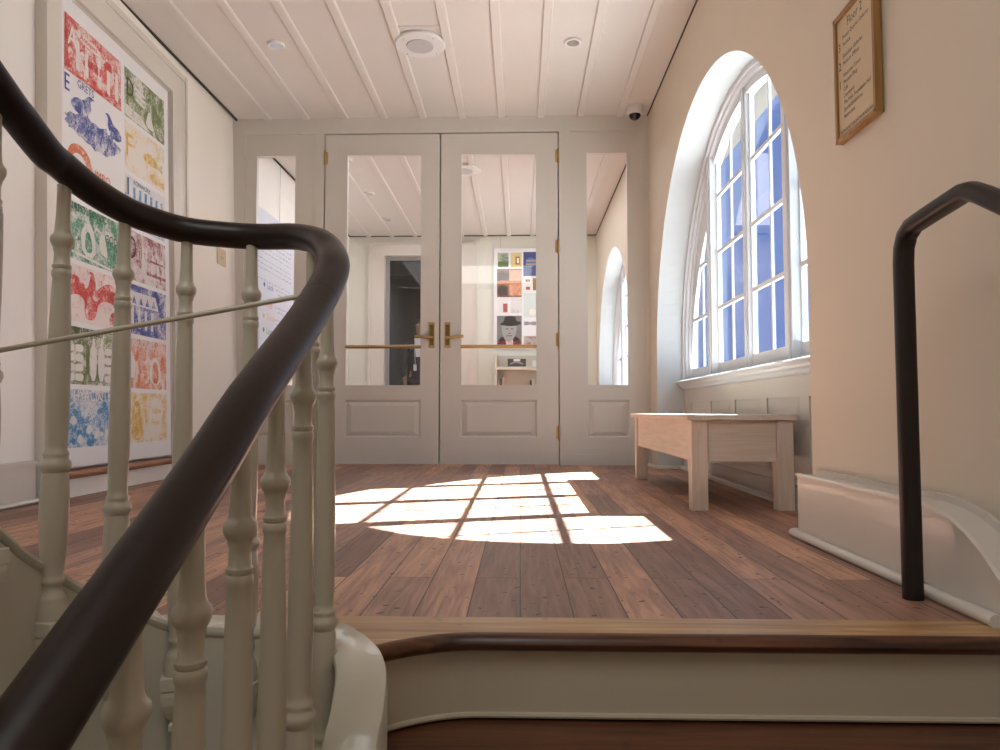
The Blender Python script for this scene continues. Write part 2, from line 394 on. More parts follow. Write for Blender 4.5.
def arch_window(name, cy, cz, r, label):
    root = struct(empty(name, (1.27, cy, .65)), label)
    inv = Matrix.Translation((-1.27, -cy, -.65))
    def mk(b, nm, m, par=None, bevel=0, **k):
        b.bm.transform(inv); return b.obj(nm, m, par or root, bevel)
    rg = r - .045
    # moulded arch surround (two steps)
    def ring(ro, ri, x0, x1):
        o = arch_pts(cy, cz, ro); i = arch_pts(cy, cz, ri)
        return [(cy-ro, .66)] + o + [(cy+ro, .66), (cy+ri, .66)] + i[::-1] + [(cy-ri, .66)]
    bb = B(); bb.prism(ring(r-.001, r-.028, 0, 0), 'X', 1.245, 1.355); bb.prism(ring(r-.024, r-.050, 0, 0), 'X', 1.262, 1.352)
    bb.prism(ring(r-.047, r-.068, 0, 0), 'X', 1.285, 1.350)
    mk(bb, 'arch_frame', WTRIM)
    top = lambda y: cz + math.sqrt(max(0, (rg)**2 - (y-cy)**2))
    for d in (-.70, 0, .70):
        w = .045 if d else .040
        y = cy + d
        bb = B(); bb.prism([(y-w, .66), (y-w, top(y-w)), (y+w, top(y+w)), (y+w, .66)], 'X', 1.262 if d else 1.285, 1.335)
        bb.prism([(y-w+.022, .66), (y-w+.022, top(y-w)-.002), (y+w-.022, top(y+w)-.002), (y+w-.022, .66)], 'X', 1.252 if d else 1.277, 1.263 if d else 1.286)
        mk(bb, 'mullion', WTRIM)
    rows = (1.115, 1.485, 1.86)
    edges = [cy-rg-.01, cy-.70, cy, cy+.70, cy+rg+.01]
    for i in range(4):
        ya, yb = edges[i], edges[i+1]
        bb = B()
        bb.box(1.303, 1.323, ya, yb, .665, .752)
        for z in rows:
            half = math.sqrt(max(0, (rg-.01)**2 - (z-cz)**2)) if z > cz else rg
            a, c = max(ya, cy-half), min(yb, cy+half)
            if c - a > .05: bb.box(1.307, 1.322, a, c, z-.012, z+.012)
        ym = (ya+yb)/2
        for yy in ([ym] if i in (1, 2) else [ym]):
            bb.prism([(yy-.008, .7), (yy-.008, top(yy-.008)), (yy+.008, top(yy+.008)), (yy+.008, .7)], 'X', 1.3075, 1.3215)
        # sash stiles beside mullions
        for yy in (ya, yb):
            if abs(yy-cy) < rg - .1:
                s_ = 1 if yy == ya else -1
                y2 = yy + s_*.053
                lo, hi = min(yy, y2), max(yy, y2)
                bb.prism([(lo, .67), (lo, top(lo)), (hi, top(hi)), (hi, .67)], 'X', 1.304, 1.3225)
        # curved top rail of the sash
        n = 14; outer = []; inner = []
        for k in range(n+1):
            yy = ya + (yb-ya)*k/n
            yy = max(cy-rg+.004, min(cy+rg-.004, yy))
            outer.append((yy, top(yy)+.01)); inner.append((yy, max(.76, cz + math.sqrt(max(0, (rg-.05)**2 - (yy-cy)**2)) if abs(yy-cy) < rg-.05 else .76)))
        bb.prism(outer + inner[::-1], 'X', 1.288, 1.342) if i in (1, 2) else None
        if i in (0, 3):      # wide shaped head of the side lights, springing lower than the opening
            n = 16; o_, i_ = [], []
            for k in range(n+1):
                d = .702 + (rg-.006-.702)*k/n; yy = cy + (-d if i == 0 else d)
                o_.append((yy, top(yy)+.008)); i_.append((yy, min(top(yy), max(.76, .62 + math.sqrt(max(0, 1.415**2 - d*d))))))
            bb.prism(o_ + i_[::-1], 'X', 1.3035, 1.3222)
        mk(bb, 'sash', WTRIM)
    bb = B(); bb.prism([(cy-rg-.02, .7)] + arch_pts(cy, cz, rg-.0) + [(cy+rg+.02, .7)], 'X', 1.313, 1.317)
    mk(bb, 'glass', GLASS)
    # stool with moulded edge
    bb = B()
    sec = [(1.36, .665), (1.205, .665), (1.196, .660), (1.194, .652), (1.200, .645), (1.214, .640), (1.220, .628), (1.232, .618), (1.240, .604), (1.262, .596), (1.36, .596)]
    V = [[bb.bm.verts.new((x, y, z)) for x, z in sec] for y in (cy-r+.003, cy+r-.003)]
    for k in range(len(sec)): bb.face([V[0][k], V[0][(k+1) % len(sec)], V[1][(k+1) % len(sec)], V[1][k]])
    bb.face(V[0]); bb.face(V[1][::-1])
    mk(bb, 'sill', WTRIM)
    # panelled apron below
    bb = B(); bb.box(1.27, 1.36, cy-r+.002, cy+r-.002, .0, .6)
    for k in range(5):
        ya = cy - r + .10 + k*.545; yb = ya + .44
        bb.box(1.262, 1.271, ya-.105 if k else cy-r+.003, ya, .144, .501)
        bb.hexa([(1.2695, ya+.002, .15), (1.2695, yb-.002, .15), (1.2695, yb-.002, .496), (1.2695, ya+.002, .496), (1.264, ya+.05, .20), (1.264, yb-.05, .20), (1.264, yb-.05, .45), (1.264, ya+.05, .45)])
    bb.box(1.262, 1.271, cy-r+.10+4*.545+.44, cy+r-.003, .144, .501)
    bb.box(1.2615, 1.271, cy-r+.0025, cy+r-.0025, .50, .598); bb.box(1.2615, 1.271, cy-r+.0025, cy+r-.0025, .099, .145)
    bb.box(1.246, 1.271, cy-r+.0022, cy+r-.0022, .001, .10)
    mk(bb, 'panelled_apron', TRIM)
    return root
arch_window('window_1', ACY, ACZ, AR, 'tall arched window of small panes in the deep recess above the bench')
arch_window('window_2', 8.25, .88, 1.41, 'arched window in the right wall of the room beyond the glass doors')
# shoe moulding in the recess
def quarter(b, p0, p1, r=.018):
    b.sweep([p0, p1], [(-r, 0), (r*.9, 0), (r*.8, r*.8), (0, r*1.3), (-r*.8, r*.8)], smooth=False)
b = B(); quarter(b, (1.232, ACY-AR, 0), (1.232, ACY+AR, 0)); quarter(b, (1.232, ACY+AR-.018, 0), (XR-.02, ACY+AR-.018, 0)); quarter(b, (XR-.02, ACY+AR-.018, 0), (XR-.02, DY-.01, 0))
struct(b.obj('baseboard_recess', TRIM))

# pier plinth with ramped top following the stairs down
prof = [(2.56, .0), (2.56, .213), (1.80, .213), (1.72, .205), (1.66, .192), (1.60, .168), (1.55, .138), (1.50, .098), (1.40, .03), (1.2, -.09), (.6, -.43), (-.6, -1.12), (-.6, -1.4), (1.46, -1.4), (1.46, .0)]
b = B()
b.prism(prof, 'X', .965, XR+.001)
struct(b.obj('baseboard_right', TRIM, bevel=.004))
b = B()
pth = [(y, z) for y, z in prof[1:13]]
b.sweep([(.969, y, z-.001) for y, z in [(2.562, .213)] + pth[1:]], [(-.008, -.005), (.010, -.005), (.010, .001), (.004, .006), (-.004, .006), (-.008, .001)], smooth=False)
b.sweep([(1.044, y, z+.008) for y, z in [(2.562, .213)] + pth[1:]], [(-.010, -.010), (.010, -.010), (.010, .008), (-.002, .008), (-.008, .002)], smooth=False)
struct(b.obj('trim_3', TRIM))
b = B(); b.sweep([(.948, 2.560, .013), (.948, 1.485, .013)], circle(.016, 12, .015)); b.sweep([(.948, 2.560, .013), (1.04, 2.560, .013)], circle(.016, 12, .015))
struct(b.obj('trim_4', TRIM))

# ------------------------------------------------------------------ door wall
def rect_frame(b, x0, x1, z0, z1, w, y0, y1, mi=0):
    b.box(x0, x0+w, y0, y1, z0, z1, mi); b.box(x1-w, x1, y0, y1, z0, z1, mi); b.box(x0+w, x1-w, y0, y1, z0, z0+w, mi); b.box(x0+w, x1-w, y0, y1, z1-w, z1, mi)
def leaf_with_holes(b, x0, x1, z0, z1, holes, y0, y1):
    """holes share the same x range: list of (xa, xb, za, zb) from bottom to top"""
    xa, xb = holes[0][0], holes[0][1]
    b.box(x0, xa, y0, y1, z0, z1); b.box(xb, x1, y0, y1, z0, z1)
    z = z0
    for h in holes: b.box(xa, xb, y0, y1, z, h[2]); z = h[3]
    b.box(xa, xb, y0, y1, z, z1)
def raised_panel(b, x0, x1, z0, z1, y):
    """sunk moulding then a fielded centre"""
    def rr(x0, x1, z0, z1, y): return [b.bm.verts.new(p) for p in ((x0, y, z0), (x1, y, z0), (x1, y, z1), (x0, y, z1))]
    loops = [rr(x0, x1, z0, z1, y), rr(x0+.010, x1-.010, z0+.010, z1-.010, y+.004), rr(x0+.014, x1-.014, z0+.014, z1-.014, y+.016),
             rr(x0+.050, x1-.050, z0+.042, z1-.042, y+.005), rr(x0+.055, x1-.055, z0+.047, z1-.047, y+.003)]
    for a, c in zip(loops, loops[1:]):
        for k in range(4): b.face([a[k], a[(k+1)%4], c[(k+1)%4], c[k]])
    b.face(loops[-1])
GZ0, GZ1, PZ0, PZ1 = .642, 2.572, .222, .530
b = B()
b.box(-2.55, 1.09, DY-.012, DY+.08, 2.748, HZ+.02)
b.box(-1.705, -1.627, DY-.012, DY+.08, 0, 2.748); b.box(.323, .42, DY-.012, DY+.08, 0, 2.748)
for x0, x1, ga, gb in ((-2.29, -1.705, -2.2, -1.862), (.42, 1.02, .545, .889)):
    leaf_with_holes(b, x0, x1, 0, 2.70 if x0 < 0 else 2.748, [(ga, gb, PZ0, PZ1), (ga, gb, GZ0, GZ1)], DY, DY+.06)
b.box(-2.55, -2.29, DY-.010, DY+.08, 0, 2.748); b.box(1.02, 1.09, DY-.010, DY+.08, 0, 2.748); b.box(-2.29, -1.705, DY-.0, DY+.08, 2.70, 2.748)
b.box(.44, 1.0, DY-.014, DY-.002, 2.755, 2.775)
b.box(-1.64, -1.60, DY+.046, DY+.07, 0, 2.76); b.box(.30, .34, DY+.046, DY+.07, 0, 2.76); b.box(-.68, -.634, DY+.046, DY+.06, 0, 2.74); b.box(-1.64, .34, DY+.046, DY+.0705, 2.71, 2.77)
struct(b.obj('wall_back', DOORP))
b = B()
for x0, x1, ga, gb in ((-2.29, -1.705, -2.2, -1.862), (.42, 1.02, .545, .889)):
    raised_panel(b, ga, gb, PZ0, PZ1, DY); b.box(x0+.002, x1-.002, DY-.010, DY, 0, .088)
struct(b.obj('wall_back_panels', DOORP))
for n, (ga, gb) in zip((3, 4), ((-2.2, -1.862), (.545, .889))):
    r = struct(empty('window_%d' % n, (ga, DY, GZ0)), 'tall narrow fixed glass sidelight %s the double doors' % ('left of' if n == 3 else 'right of'))
    b = B(); rect_frame(b, 0, gb-ga, 0, GZ1-GZ0, .007, -.004, .03); b.obj('glazing_bead', DOORP, r)
    b = B(); b.box(.010, gb-ga-.010, .014, .020, .010, GZ1-GZ0-.010); b.obj('glass', GLASS, r)

def glass_door(n, x0, x1, gx0, gx1, hinge_x, handle_x, s, label):
    r = struct(empty('door_%d' % n, (x0, DY, 0)), label)
    T = Matrix.Translation((-x0, -DY, 0))
    def mk(b, nm, m, par=None, bevel=0):
        b.bm.transform(T); return b.obj(nm, m, par or r, bevel)
    b = B(); leaf_with_holes(b, x0+.004, x1-.004, .008, 2.740, [(gx0, gx1, PZ0, PZ1), (gx0, gx1, GZ0, GZ1)], DY, DY+.045); mk(b, 'door_frame', DOORP)
    b = B(); raised_panel(b, gx0, gx1, PZ0, PZ1, DY); mk(b, 'door_panel', DOORP)
    b = B(); rect_frame(b, gx0, gx1, GZ0, GZ1, .007, DY-.004, DY+.03); mk(b, 'glazing_bead', DOORP)
    b = B(); b.box(gx0+.01, gx1-.01, DY+.018, DY+.024, GZ0+.01, GZ1-.01); mk(b, 'glass', GLASS)
    for z in (2.545, 1.79, 1.02, .262):
        b = B(); b.lathe([(0, -.066), (.005, -.062), (.009, -.056), (.009, -.02), (.0075, -.019), (.009, -.018), (.009, .018), (.0075, .019), (.009, .02), (.009, .056), (.005, .062), (0, .066)], (hinge_x, DY-.010, z), 12)
        b.box(hinge_x - (.026 if s > 0 else .0), hinge_x + (.0 if s > 0 else .026), DY-.004, DY+.0005, z-.052, z+.052)
        mk(b, 'hinge', BRASS)
    b = B(); b.box(handle_x-.0245, handle_x+.0245, DY-.012, DY, .955, 1.165); h = mk(b, 'handle_plate', BRASS, bevel=.003)
    b = B(); b.box(handle_x-.0165, handle_x+.0165, DY-.0135, DY-.0115, .975, 1.145); mk(b, 'plate_inlay', DBRASS, h)
    b = B(); b.lathe([(.013, -.046), (.013, -.0)], (handle_x, DY-.010, 1.035), 12, 'Y')
    b.sweep([(handle_x - s*.012, DY-.05, 1.035), (handle_x + s*.03, DY-.052, 1.035), (handle_x + s*.09, DY-.053, 1.043), (handle_x + s*.135, DY-.05, 1.046)], circle(.0095, 10, .012))
    mk(b, 'lever', BRASS, h)
    b = B(); b.sweep([(gx0, DY+.006, .966), (gx1, DY+.006, .966)], circle(.012, 12, .015)); mk(b, 'push_bar', BRASS)
glass_door(1, -1.622, -.659, -1.438, -.809, -1.622, -.722, -1, 'left leaf of the white glazed double doors')
glass_door(2, -.655, .318, -.487, .140, .318, -.592, 1, 'right leaf of the white glazed double doors')

# ------------------------------------------------------------------ left wall (old wall, slightly out of plumb)
def XW(y, z): return XL + .095*(1 - z/2.867) - .022*(y-4.4)
def LW(w, y, z): return (XW(y, z) + w, y, z)          # w: how far out of the wall
b = B()
def lbox(b, w0, w1, y0, y1, z0, z1, mi=0):
    p = [(w0,y0,z0),(w1,y0,z0),(w1,y1,z0),(w0,y1,z0),(w0,y0,z1),(w1,y0,z1),(w1,y1,z1),(w0,y1,z1)]
    return b.hexa([LW(*q) for q in p], mi)
PY0, PY1, PZA, PZB = 3.515, 4.70, .15, 2.585
lbox(b, -.25, 0, 4.72, 5.98, -.02, 2.88); lbox(b, -.25, 0, 3.44, 4.72, 2.60, 2.88); lbox(b, -.25, 0, 3.44, 4.72, -.02, .13)
lbox(b, -.25, -.06, 3.42, 4.80, .10, 2.65); lbox(b, -.25, .002, 3.415, 3.5, -.02, 2.88)
struct(b.obj('wall_left', mat('left_wall_paint', (.90, .85, .78), .55, bump=.1, bscale=30)))
b = B()
lbox(b, -.25, -.055, 1.0, 3.40, -.06, 2.88); lbox(b, -.25, -.055, -2.5, 1.0, -1.4, 2.88)
struct(b.obj('wall_left_stair', WHITE))
b = B(); b.box(-2.6, -2.38, DY+.08, FY+.05, -.02, HZ+.02); struct(b.obj('wall_left_beyond', WHITE))
# casing of the niche
b = B()
def casing(y0, y1, z0, z1):
    lbox(b, -.056, .004, y0, y1, z0, z1)
casing(3.40, 3.52, -.0, 2.72)                       # near upright, its return faces the stairs
lbox(b, 0, .022, 4.72, 4.86, 0, 2.739); lbox(b, .020, .034, 4.90, 4.925, 0, 2.78); lbox(b, 0, .024, 4.86, 4.925, 0, 2.78)
lbox(b, 0, .022, 3.40, 4.72, 2.60, 2.74); lbox(b, 0, .030, 3.40, 4.925, 2.74, 2.78)
lbox(b, .0, .010, 4.74, 4.78, .0, 2.62)
struct(b.obj('trim_5', TRIM))
b = B()
sec = [(0, .095), (.018, .095), (.030, .103), (.034, .114), (.030, .125), (.018, .133), (0, .133)]
V = [[b.bm.verts.new(LW(w-.055, y, z)) if w == 0 else b.bm.verts.new(LW(w, y, z)) for w, z in sec] for y in (3.49, 4.76)]
for k in range(len(sec)): b.face([V[0][k], V[0][(k+1) % len(sec)], V[1][(k+1) % len(sec)], V[1][k]])
b.face(V[0]); b.face(V[1][::-1])
struct(b.obj('trim_6', LEDGE), 'rounded brown wooden ledge under the poster panel')
b = B(); lbox(b, -.056, -.025, 1.2, 3.36, 0, .185); lbox(b, -.056, -.015, 1.2, 3.36, .185, .20)
b.sweep([LW(-.02, 1.2, .012), LW(-.02, 3.37, .012)], circle(.016, 10, .014)); struct(b.obj('baseboard_left', TRIM))
b = B(); lbox(b, -.02, .003, 4.925, 5.87, 0, .02); struct(b.obj('baseboard_left_beyond', TRIM))

# poster panel with sixteen... fourteen engraved prints
pp = thing('wall_poster', 'tall white panel of coloured alphabet prints set in the left wall niche', 'poster', LW(-.03, 4.1, .15))
PT = Matrix.Translation([-c for c in LW(-.03, 4.1, .15)])
def pmk(b, nm, m, par=None):
    b.bm.transform(PT); return b.obj(nm, m, par or pp)
b = B(); lbox(b, -.058, -.004, PY0, PY1, PZA, PZB); pmk(b, 'panel', PAPER)
RED = (.66, .06, .05); BLU = (.045, .085, .36); ORG = (.72, .22, .10); GRN = (.03, .28, .14); OLV = (.17, .22, .07); YEL = (.75, .50, .12)
SKY = (.06, .27, .55); MAR = (.32, .05, .08)
LIGHT = (.86, .84, .82)
inkm = {}
def ink(c):
    if c not in inkm: inkm[c] = mat('print_ink', c, .5)
    return inkm[c]
PALE = mat('print_paper', (.86, .83, .80), .5)
def blob(b, pts, w):            # flat inked shape on the print, polygon (y, z)
    V = [b.bm.verts.new(LW(w, y, z)) for y, z in pts]
    for t in tessellate_polygon([[Vector((p[0], p[1], 0)) for p in pts]]): b.face([V[k] for k in t])
def smooth_poly(pts, k=2):
    for _ in range(k):
        q = []
        for i in range(len(pts)):
            a, c = pts[i], pts[(i+1) % len(pts)]
            q += [(a[0]*.75+c[0]*.25, a[1]*.75+c[1]*.25), (a[0]*.25+c[0]*.75, a[1]*.25+c[1]*.75)]
        pts = q
    return pts
prints = [  # column, row, colour, density, title(s), shapes
    (0,0,RED,0.75,'antiques'), (0,1,BLU,0.8,'egrets'), (0,2,ORG,0.3,'gumbo'), (0,3,GRN,0.7,'code'), (0,4,RED,0.15,'pelican'), (0,5,OLV,0.75,'barrels'), (0,6,SKY,0.7,'hyacinth'),
    (1,0,OLV,0.85,'duel'), (1,1,YEL,0.25,'fish'), (1,2,SKY,0.5,'iron'), (1,3,MAR,0.5,'oil'), (1,4,BLU,0.8,'quarters'), (1,5,ORG,0.7,'nuns'), (1,6,YEL,0.55,'fever')]
for col, row, c, den, kind in prints:
    ya, yb = ((3.553, 4.102), (4.140, 4.640))[col]
    zt = 2.492 - .3243*row; zb = zt - .298
    W, H = yb-ya, zt-zb
    P = lambda u, v: (ya + u*W, zb + v*H)
    def T(body, size, u, v, m, sq=1.0, tilt=0, par=None, w=.0006):
        o = text_obj('lettering', body, size, lambda a, q: tuple(Vector(LW(w, *(lambda Q: (Q[0]+a, Q[1]+q+a*tilt))(P(u, v)))) ), m, par, squash=sq)
        o.data.transform(PT); return o
    free = kind in ('egrets', 'gumbo')
    base = B()
    if free:
        # ragged drawing on bare paper: nest or bowl at the bottom
        if kind == 'egrets': blob(base, [P(.5 + (.5+random.uniform(-.07,.05))*math.cos(a) , .26 - .1*math.cos(a)*0 + (.26+random.uniform(-.08,.05))*math.sin(a)) for a in [2*PI*k/44 for k in range(44)]], -.0030)
        else: blob(base, smooth_poly([P(*q) for q in ((.45,.05),(.5,.35),(.65,.5),(.85,.45),(1.0,.25),(1.0,.0),(.6,-.05))], 2), -.0030)
    else:
        base.box(0, 0, 0, 0, 0, 0) if False else None
        blob(base, [P(0,0), P(1,0), P(1,1), P(0,1)], -.0030)
    eng = engraving('engraving_' + kind, c, 46, den)
    po = pmk(base, 'print', eng)
    d = B(); l = B(); hasd = hasl = True
    dk = engraving('engraving_dark_' + kind, c, 60, 1.0); lt = engraving('engraving_pale_' + kind, c, 60, -.15)
    deep = ink(tuple(x*.4 for x in c))
    if kind == 'antiques':
        for u in (.18, .33, .55, .72, .88): blob(l, [P(u,.15), P(u+.06,.12), P(u+.06,.66), P(u,.7)], -.0022)
        blob(l, smooth_poly([P(*q) for q in ((.2,.86),(.6,.86),(.62,.68),(.2,.72))], 1), -.002)
        blob(d, [P(.0,.0), P(.05,.0), P(.05,1), P(.0,1)], -.0018); blob(d, [P(.0,.02), P(1,.0), P(1,.05), P(0,.07)], -.0018)
        for k in range(5): blob(d, [P(.38+.05*k,.35), P(.41+.05*k,.35), P(.41+.05*k,.5), P(.38+.05*k,.5)], -.0016)
        blob(d, smooth_poly([P(*q) for q in ((.64,.6),(.7,.76),(.8,.76),(.86,.6))], 1), -.0016)
        T('A', .15, .04, .48, PALE, .8, par=po); T('Antiques', .045, .24, .74, ink(c), 1, par=po, w=.001)
    elif kind == 'egrets':
        bird = ((.08,.55),(.16,.72),(.30,.74),(.36,.86),(.42,.92),(.50,.88),(.44,.86),(.42,.78),(.44,.66),(.36,.5),(.36,.2),(.33,.2),(.32,.48),(.2,.44))
        blob(d, smooth_poly([P(*q) for q in bird], 1), -.002)
        blob(d, smooth_poly([P(1.0-.9*(q[0]-.1)*.9, q[1]*.93) for q in bird], 1), -.002)
        for k in range(7): blob(d, [P(.05+.13*k,.1), P(.08+.13*k,.1), P(.16+.12*k,.36), P(.14+.12*k,.36)], -.0016)
        T('E', .13, -.02, .72, ink(BLU), .8, par=po); T('GREETS', .05, .18, .88, ink(BLU), .9, par=po) if False else T('GRETS', .06, .19, .92, ink(BLU), .9, par=po)
        hasl = False
    elif kind == 'gumbo':
        blob(d, smooth_poly([P(*q) for q in ((.02,.62),(.08,.92),(.25,1.0),(.42,.86),(.44,.55),(.36,.5),(.34,.74),(.22,.84),(.12,.75),(.10,.6))], 2), -.002)
        T('UMBO', .075, .42, .52, ink(ORG), .9, par=po)
        blob(l, smooth_poly([P(*q) for q in ((.62,.18),(.66,.34),(.85,.32),(.9,.16))], 1), -.002)
    elif kind == 'code':
        blob(l, smooth_poly([P(*q) for q in ((.28,.12),(.24,.5),(.34,.72),(.42,.74),(.5,.5),(.5,.12))], 1), -.002)
        blob(l, smooth_poly([P(*q) for q in ((.56,.3),(.58,.62),(.66,.66),(.7,.4),(.72,.2))], 1), -.002)
        blob(d, smooth_poly([P(*q) for q in ((.32,.2),(.32,.5),(.38,.6),(.44,.4),(.44,.2))], 1), -.0015)
        blob(l, [P(.02,.12), P(.98,-.02), P(.98,.02), P(.02,.17)], -.002)
        T('NAPOLEONIC', .06, .04, .86, deep, .95, par=po); T('CODE', .065, .66, .52, deep, .9, par=po)
    elif kind == 'pelican':
        blob(l, [P(0,0), P(1,0), P(1,.22), P(.5,.3), P(0,.2)], -.0024)
        blob(d, smooth_poly([P(*q) for q in ((.30,.12),(.32,.45),(.12,.5),(.02,.3),(-.0,.62),(.12,.86),(.3,.7),(.36,.62),(.40,.8),(.38,.95),(.46,.96),(.5,.8),(.5,.6),(.62,.78),(.8,.86),(.96,.6),(.98,.3),(.86,.44),(.7,.5),(.54,.42),(.5,.12),(.4,.06))], 2), -.002)
        blob(l, smooth_poly([P(*q) for q in ((.39,.92),(.3,.66),(.34,.6),(.42,.88))], 1), -.0016)
        blob(d, smooth_poly([P(*q) for q in ((.76,.05),(.74,.2),(.8,.32),(.86,.3),(.86,.1))], 1), -.0018)
    elif kind == 'barrels':
        for u in (.02, .16, .66, .80):
            for k in range(4): blob(l, smooth_poly([P(u,.06+.17*k), P(u+.12,.06+.17*k), P(u+.13,.13+.17*k), P(u+.12,.19+.17*k), P(u,.19+.17*k), P(u-.01,.13+.17*k)], 1), -.0021)
        for u in (.40, .54):
            blob(l, smooth_poly([P(u,.08), P(u-.01,.62), P(u+.04,.72), P(u+.04,.84), P(u+.08,.84), P(u+.08,.72), P(u+.12,.6), P(u+.1,.08)], 1), -.0018)
        blob(d, [P(.33,.05), P(.38,.05), P(.38,.7), P(.33,.75)], -.0018)
        T('TOBACCO', .05, .12, .88, deep, 1.1, par=po)
    elif kind == 'hyacinth':
        for k in range(16):
            u, v = random.uniform(.08, .95), random.uniform(.05, .62); s_ = random.uniform(.05, .1)
            blob(d, smooth_poly([P(u-s_,v), P(u,v+s_*1.5), P(u+s_,v+s_*.3), P(u+.02,v-s_)], 2), -.0020 + k*.00002)
        for k in range(9):
            u, v = random.uniform(.1, .9), random.uniform(.1, .75); s_ = random.uniform(.03, .07)
            blob(l, smooth_poly([P(u-s_,v), P(u,v+s_*2), P(u+s_,v), P(u,v-s_)], 2), -.0016 + k*.00002)
        T('HYACINTH', .085, .12, .80, PALE, .85, par=po)
    elif kind == 'duel':
        T('D', .16, .02, .45, deep, .8, par=po); T('UEL', .055, .26, .84, PALE, .9, par=po)
        for k in range(3): blob(l, [P(.25,.48+.11*k), P(.48,.44+.11*k), P(.48,.50+.11*k), P(.25,.54+.11*k)], -.002)
        blob(l, smooth_poly([P(*q) for q in ((.5,.1),(.55,.4),(.62,.5),(.66,.3),(.74,.1))], 1), -.002)
        blob(d, smooth_poly([P(*q) for q in ((.82,.0),(.86,.6),(.78,.95),(.9,.9),(1,.95),(1,0))], 1), -.0022)
        blob(l, [P(0,.02), P(.6,.02), P(.4,.22), P(0,.26)], -.0022)
    elif kind == 'fish':
        T('F', .20, .0, .30, ink(YEL), .9, par=po)
        for ox, oz, s_ in ((.42, .40, .5), (.55, .06, .42)):
            blob(d, smooth_poly([P(ox+s_*q[0], oz+s_*q[1]) for q in ((0,.2),(.2,.45),(.5,.5),(.8,.22),(1.05,.4),(1.0,.15),(1.05,-.05),(.8,.1),(.5,0),(.2,.02))], 1), -.002)
        blob(l, smooth_poly([P(*q) for q in ((.5,.72),(.6,.95),(.75,.85),(.8,.7),(.65,.64))], 1), -.0022)
    elif kind == 'iron':
        blob(l, [P(.0,.62), P(1,.62), P(1,1), P(0,1)], -.0024)
        T('I', .15, .02, .60, deep, 1.1, par=po); T('RONWORK', .04, .18, .86, deep, 1, par=po)
        for k in range(6): blob(d, [P(.18+.14*k,.58), P(.24+.14*k,.58), P(.24+.14*k,.82), P(.18+.14*k,.82)], -.002)
        for k in range(9): blob(l, [P(.04+.105*k,.36), P(.10+.105*k,.36), P(.10+.105*k,.44), P(.04+.105*k,.44)], -.002)
    elif kind == 'oil':
        T('O', .20, .02, .42, deep, .7, par=po); T('il', .11, .30, .48, deep, .8, par=po)
        for u in (.45, .6, .75, .88):
            blob(l, [P(u,.15), P(u+.09,.15), P(u+.05,.85)], -.002)
        blob(d, [P(.5,.2), P(1,.2), P(1,.26), P(.5,.26)], -.0016); blob(d, [P(.5,.5), P(.96,.5), P(.96,.54), P(.5,.54)], -.0016)
    elif kind == 'quarters':
        for k in range(4): blob(l, [P(.12+.16*k,.12), P(.18+.16*k,.12), P(.18+.16*k,.52), P(.12+.16*k,.52)], -.002)
        blob(l, [P(.02,.58), P(.8,.58), P(.72,.86), P(.1,.86)], -.0022)
        for k in range(4): blob(d, [P(.14+.16*k,.62), P(.24+.16*k,.62), P(.19+.16*k,.78)], -.0016)
    elif kind == 'nuns':
        T('URSULINES', .07, .02, .84, PALE, .95, par=po)
        blob(l, smooth_poly([P(*q) for q in ((.06,.2),(.04,.7),(.14,.76),(.22,.5),(.2,.2))], 1), -.002)
        blob(l, smooth_poly([P(*q) for q in ((.56,.1),(.56,.5),(.7,.72),(.84,.5),(.84,.1))], 1), -.002)
        blob(d, smooth_poly([P(*q) for q in ((.62,.12),(.62,.48),(.7,.62),(.78,.48),(.78,.12))], 1), -.0016)
    elif kind == 'fever':
        blob(l, smooth_poly([P(.70+.17*math.cos(a), .5+.42*math.sin(a)) for a in [2*PI*k/20 for k in range(20)]], 1), -.002)
        T('Yellow', .055, .575, .58, ink(YEL), .85, par=po); T('Fever', .055, .58, .34, ink(YEL), .85, par=po)
        blob(d, smooth_poly([P(*q) for q in ((.1,.05),(.12,.6),(.2,.85),(.3,.8),(.34,.5),(.42,.05))], 1), -.002)
    if len(d.bm.verts): pmk(d, 'dark_figures', dk, po)
    if len(l.bm.verts): pmk(l, 'pale_figures', lt, po)

# small room label by the corner
r = thing('wall_plate', 'small beige room label on the left wall near the corner', 'sign', LW(0, 5.57, 1.58))
RT = Matrix.Translation([-c for c in LW(0, 5.57, 1.58)])
b = B(); lbox(b, .0, .008, 5.49, 5.66, 1.585, 1.715); b.bm.transform(RT); b.obj('plate', SIGNP, r, bevel=.001)
b = B()
for k in range(2): lbox(b, .0081, .0086, 5.545, 5.61, 1.635+.012*k, 1.640+.012*k)
b.bm.transform(RT); b.obj('lettering', GREYINK, r)

# ------------------------------------------------------------------ ceiling fittings
def downlight(loc, label, group):
    r = thing('recessed_light', label, 'ceiling light', loc, group)
    b = B(); b.lathe([(.040, .010), (.042, -.002), (.052, -.006), (.057, -.002), (.057, .012), (.040, .0125)], seg=28); b.obj('trim_ring', PLAST, r)
    b = B(); b.lathe([(.041, -.002), (.036, .006), (.022, .0115)], seg=24); b.obj('reflector', CHROME, r)
    b = B(); b.lathe([(.0, .0112), (.018, .0112), (.018, .0085), (0, .0085)], seg=18); b.obj('lamp', LAMP, r)
    return r
dl = downlight((-1.623, 4.652, HZ), 'small round recessed ceiling light left of the ceiling speaker', 'recessed lights over the landing')
copy_thing(dl, (.354, 4.668, HZ), 'small round recessed ceiling light right of the ceiling speaker')
for y, lab in ((6.86, 'recessed ceiling light beyond the left door, nearest the doors'), (7.93, 'recessed ceiling light beyond the left door, second from the doors'), (9.02, 'recessed ceiling light beyond the left door, by the far wall')):
    copy_thing(dl, (-1.685, y, HZ), lab, 'recessed lights in the room beyond')
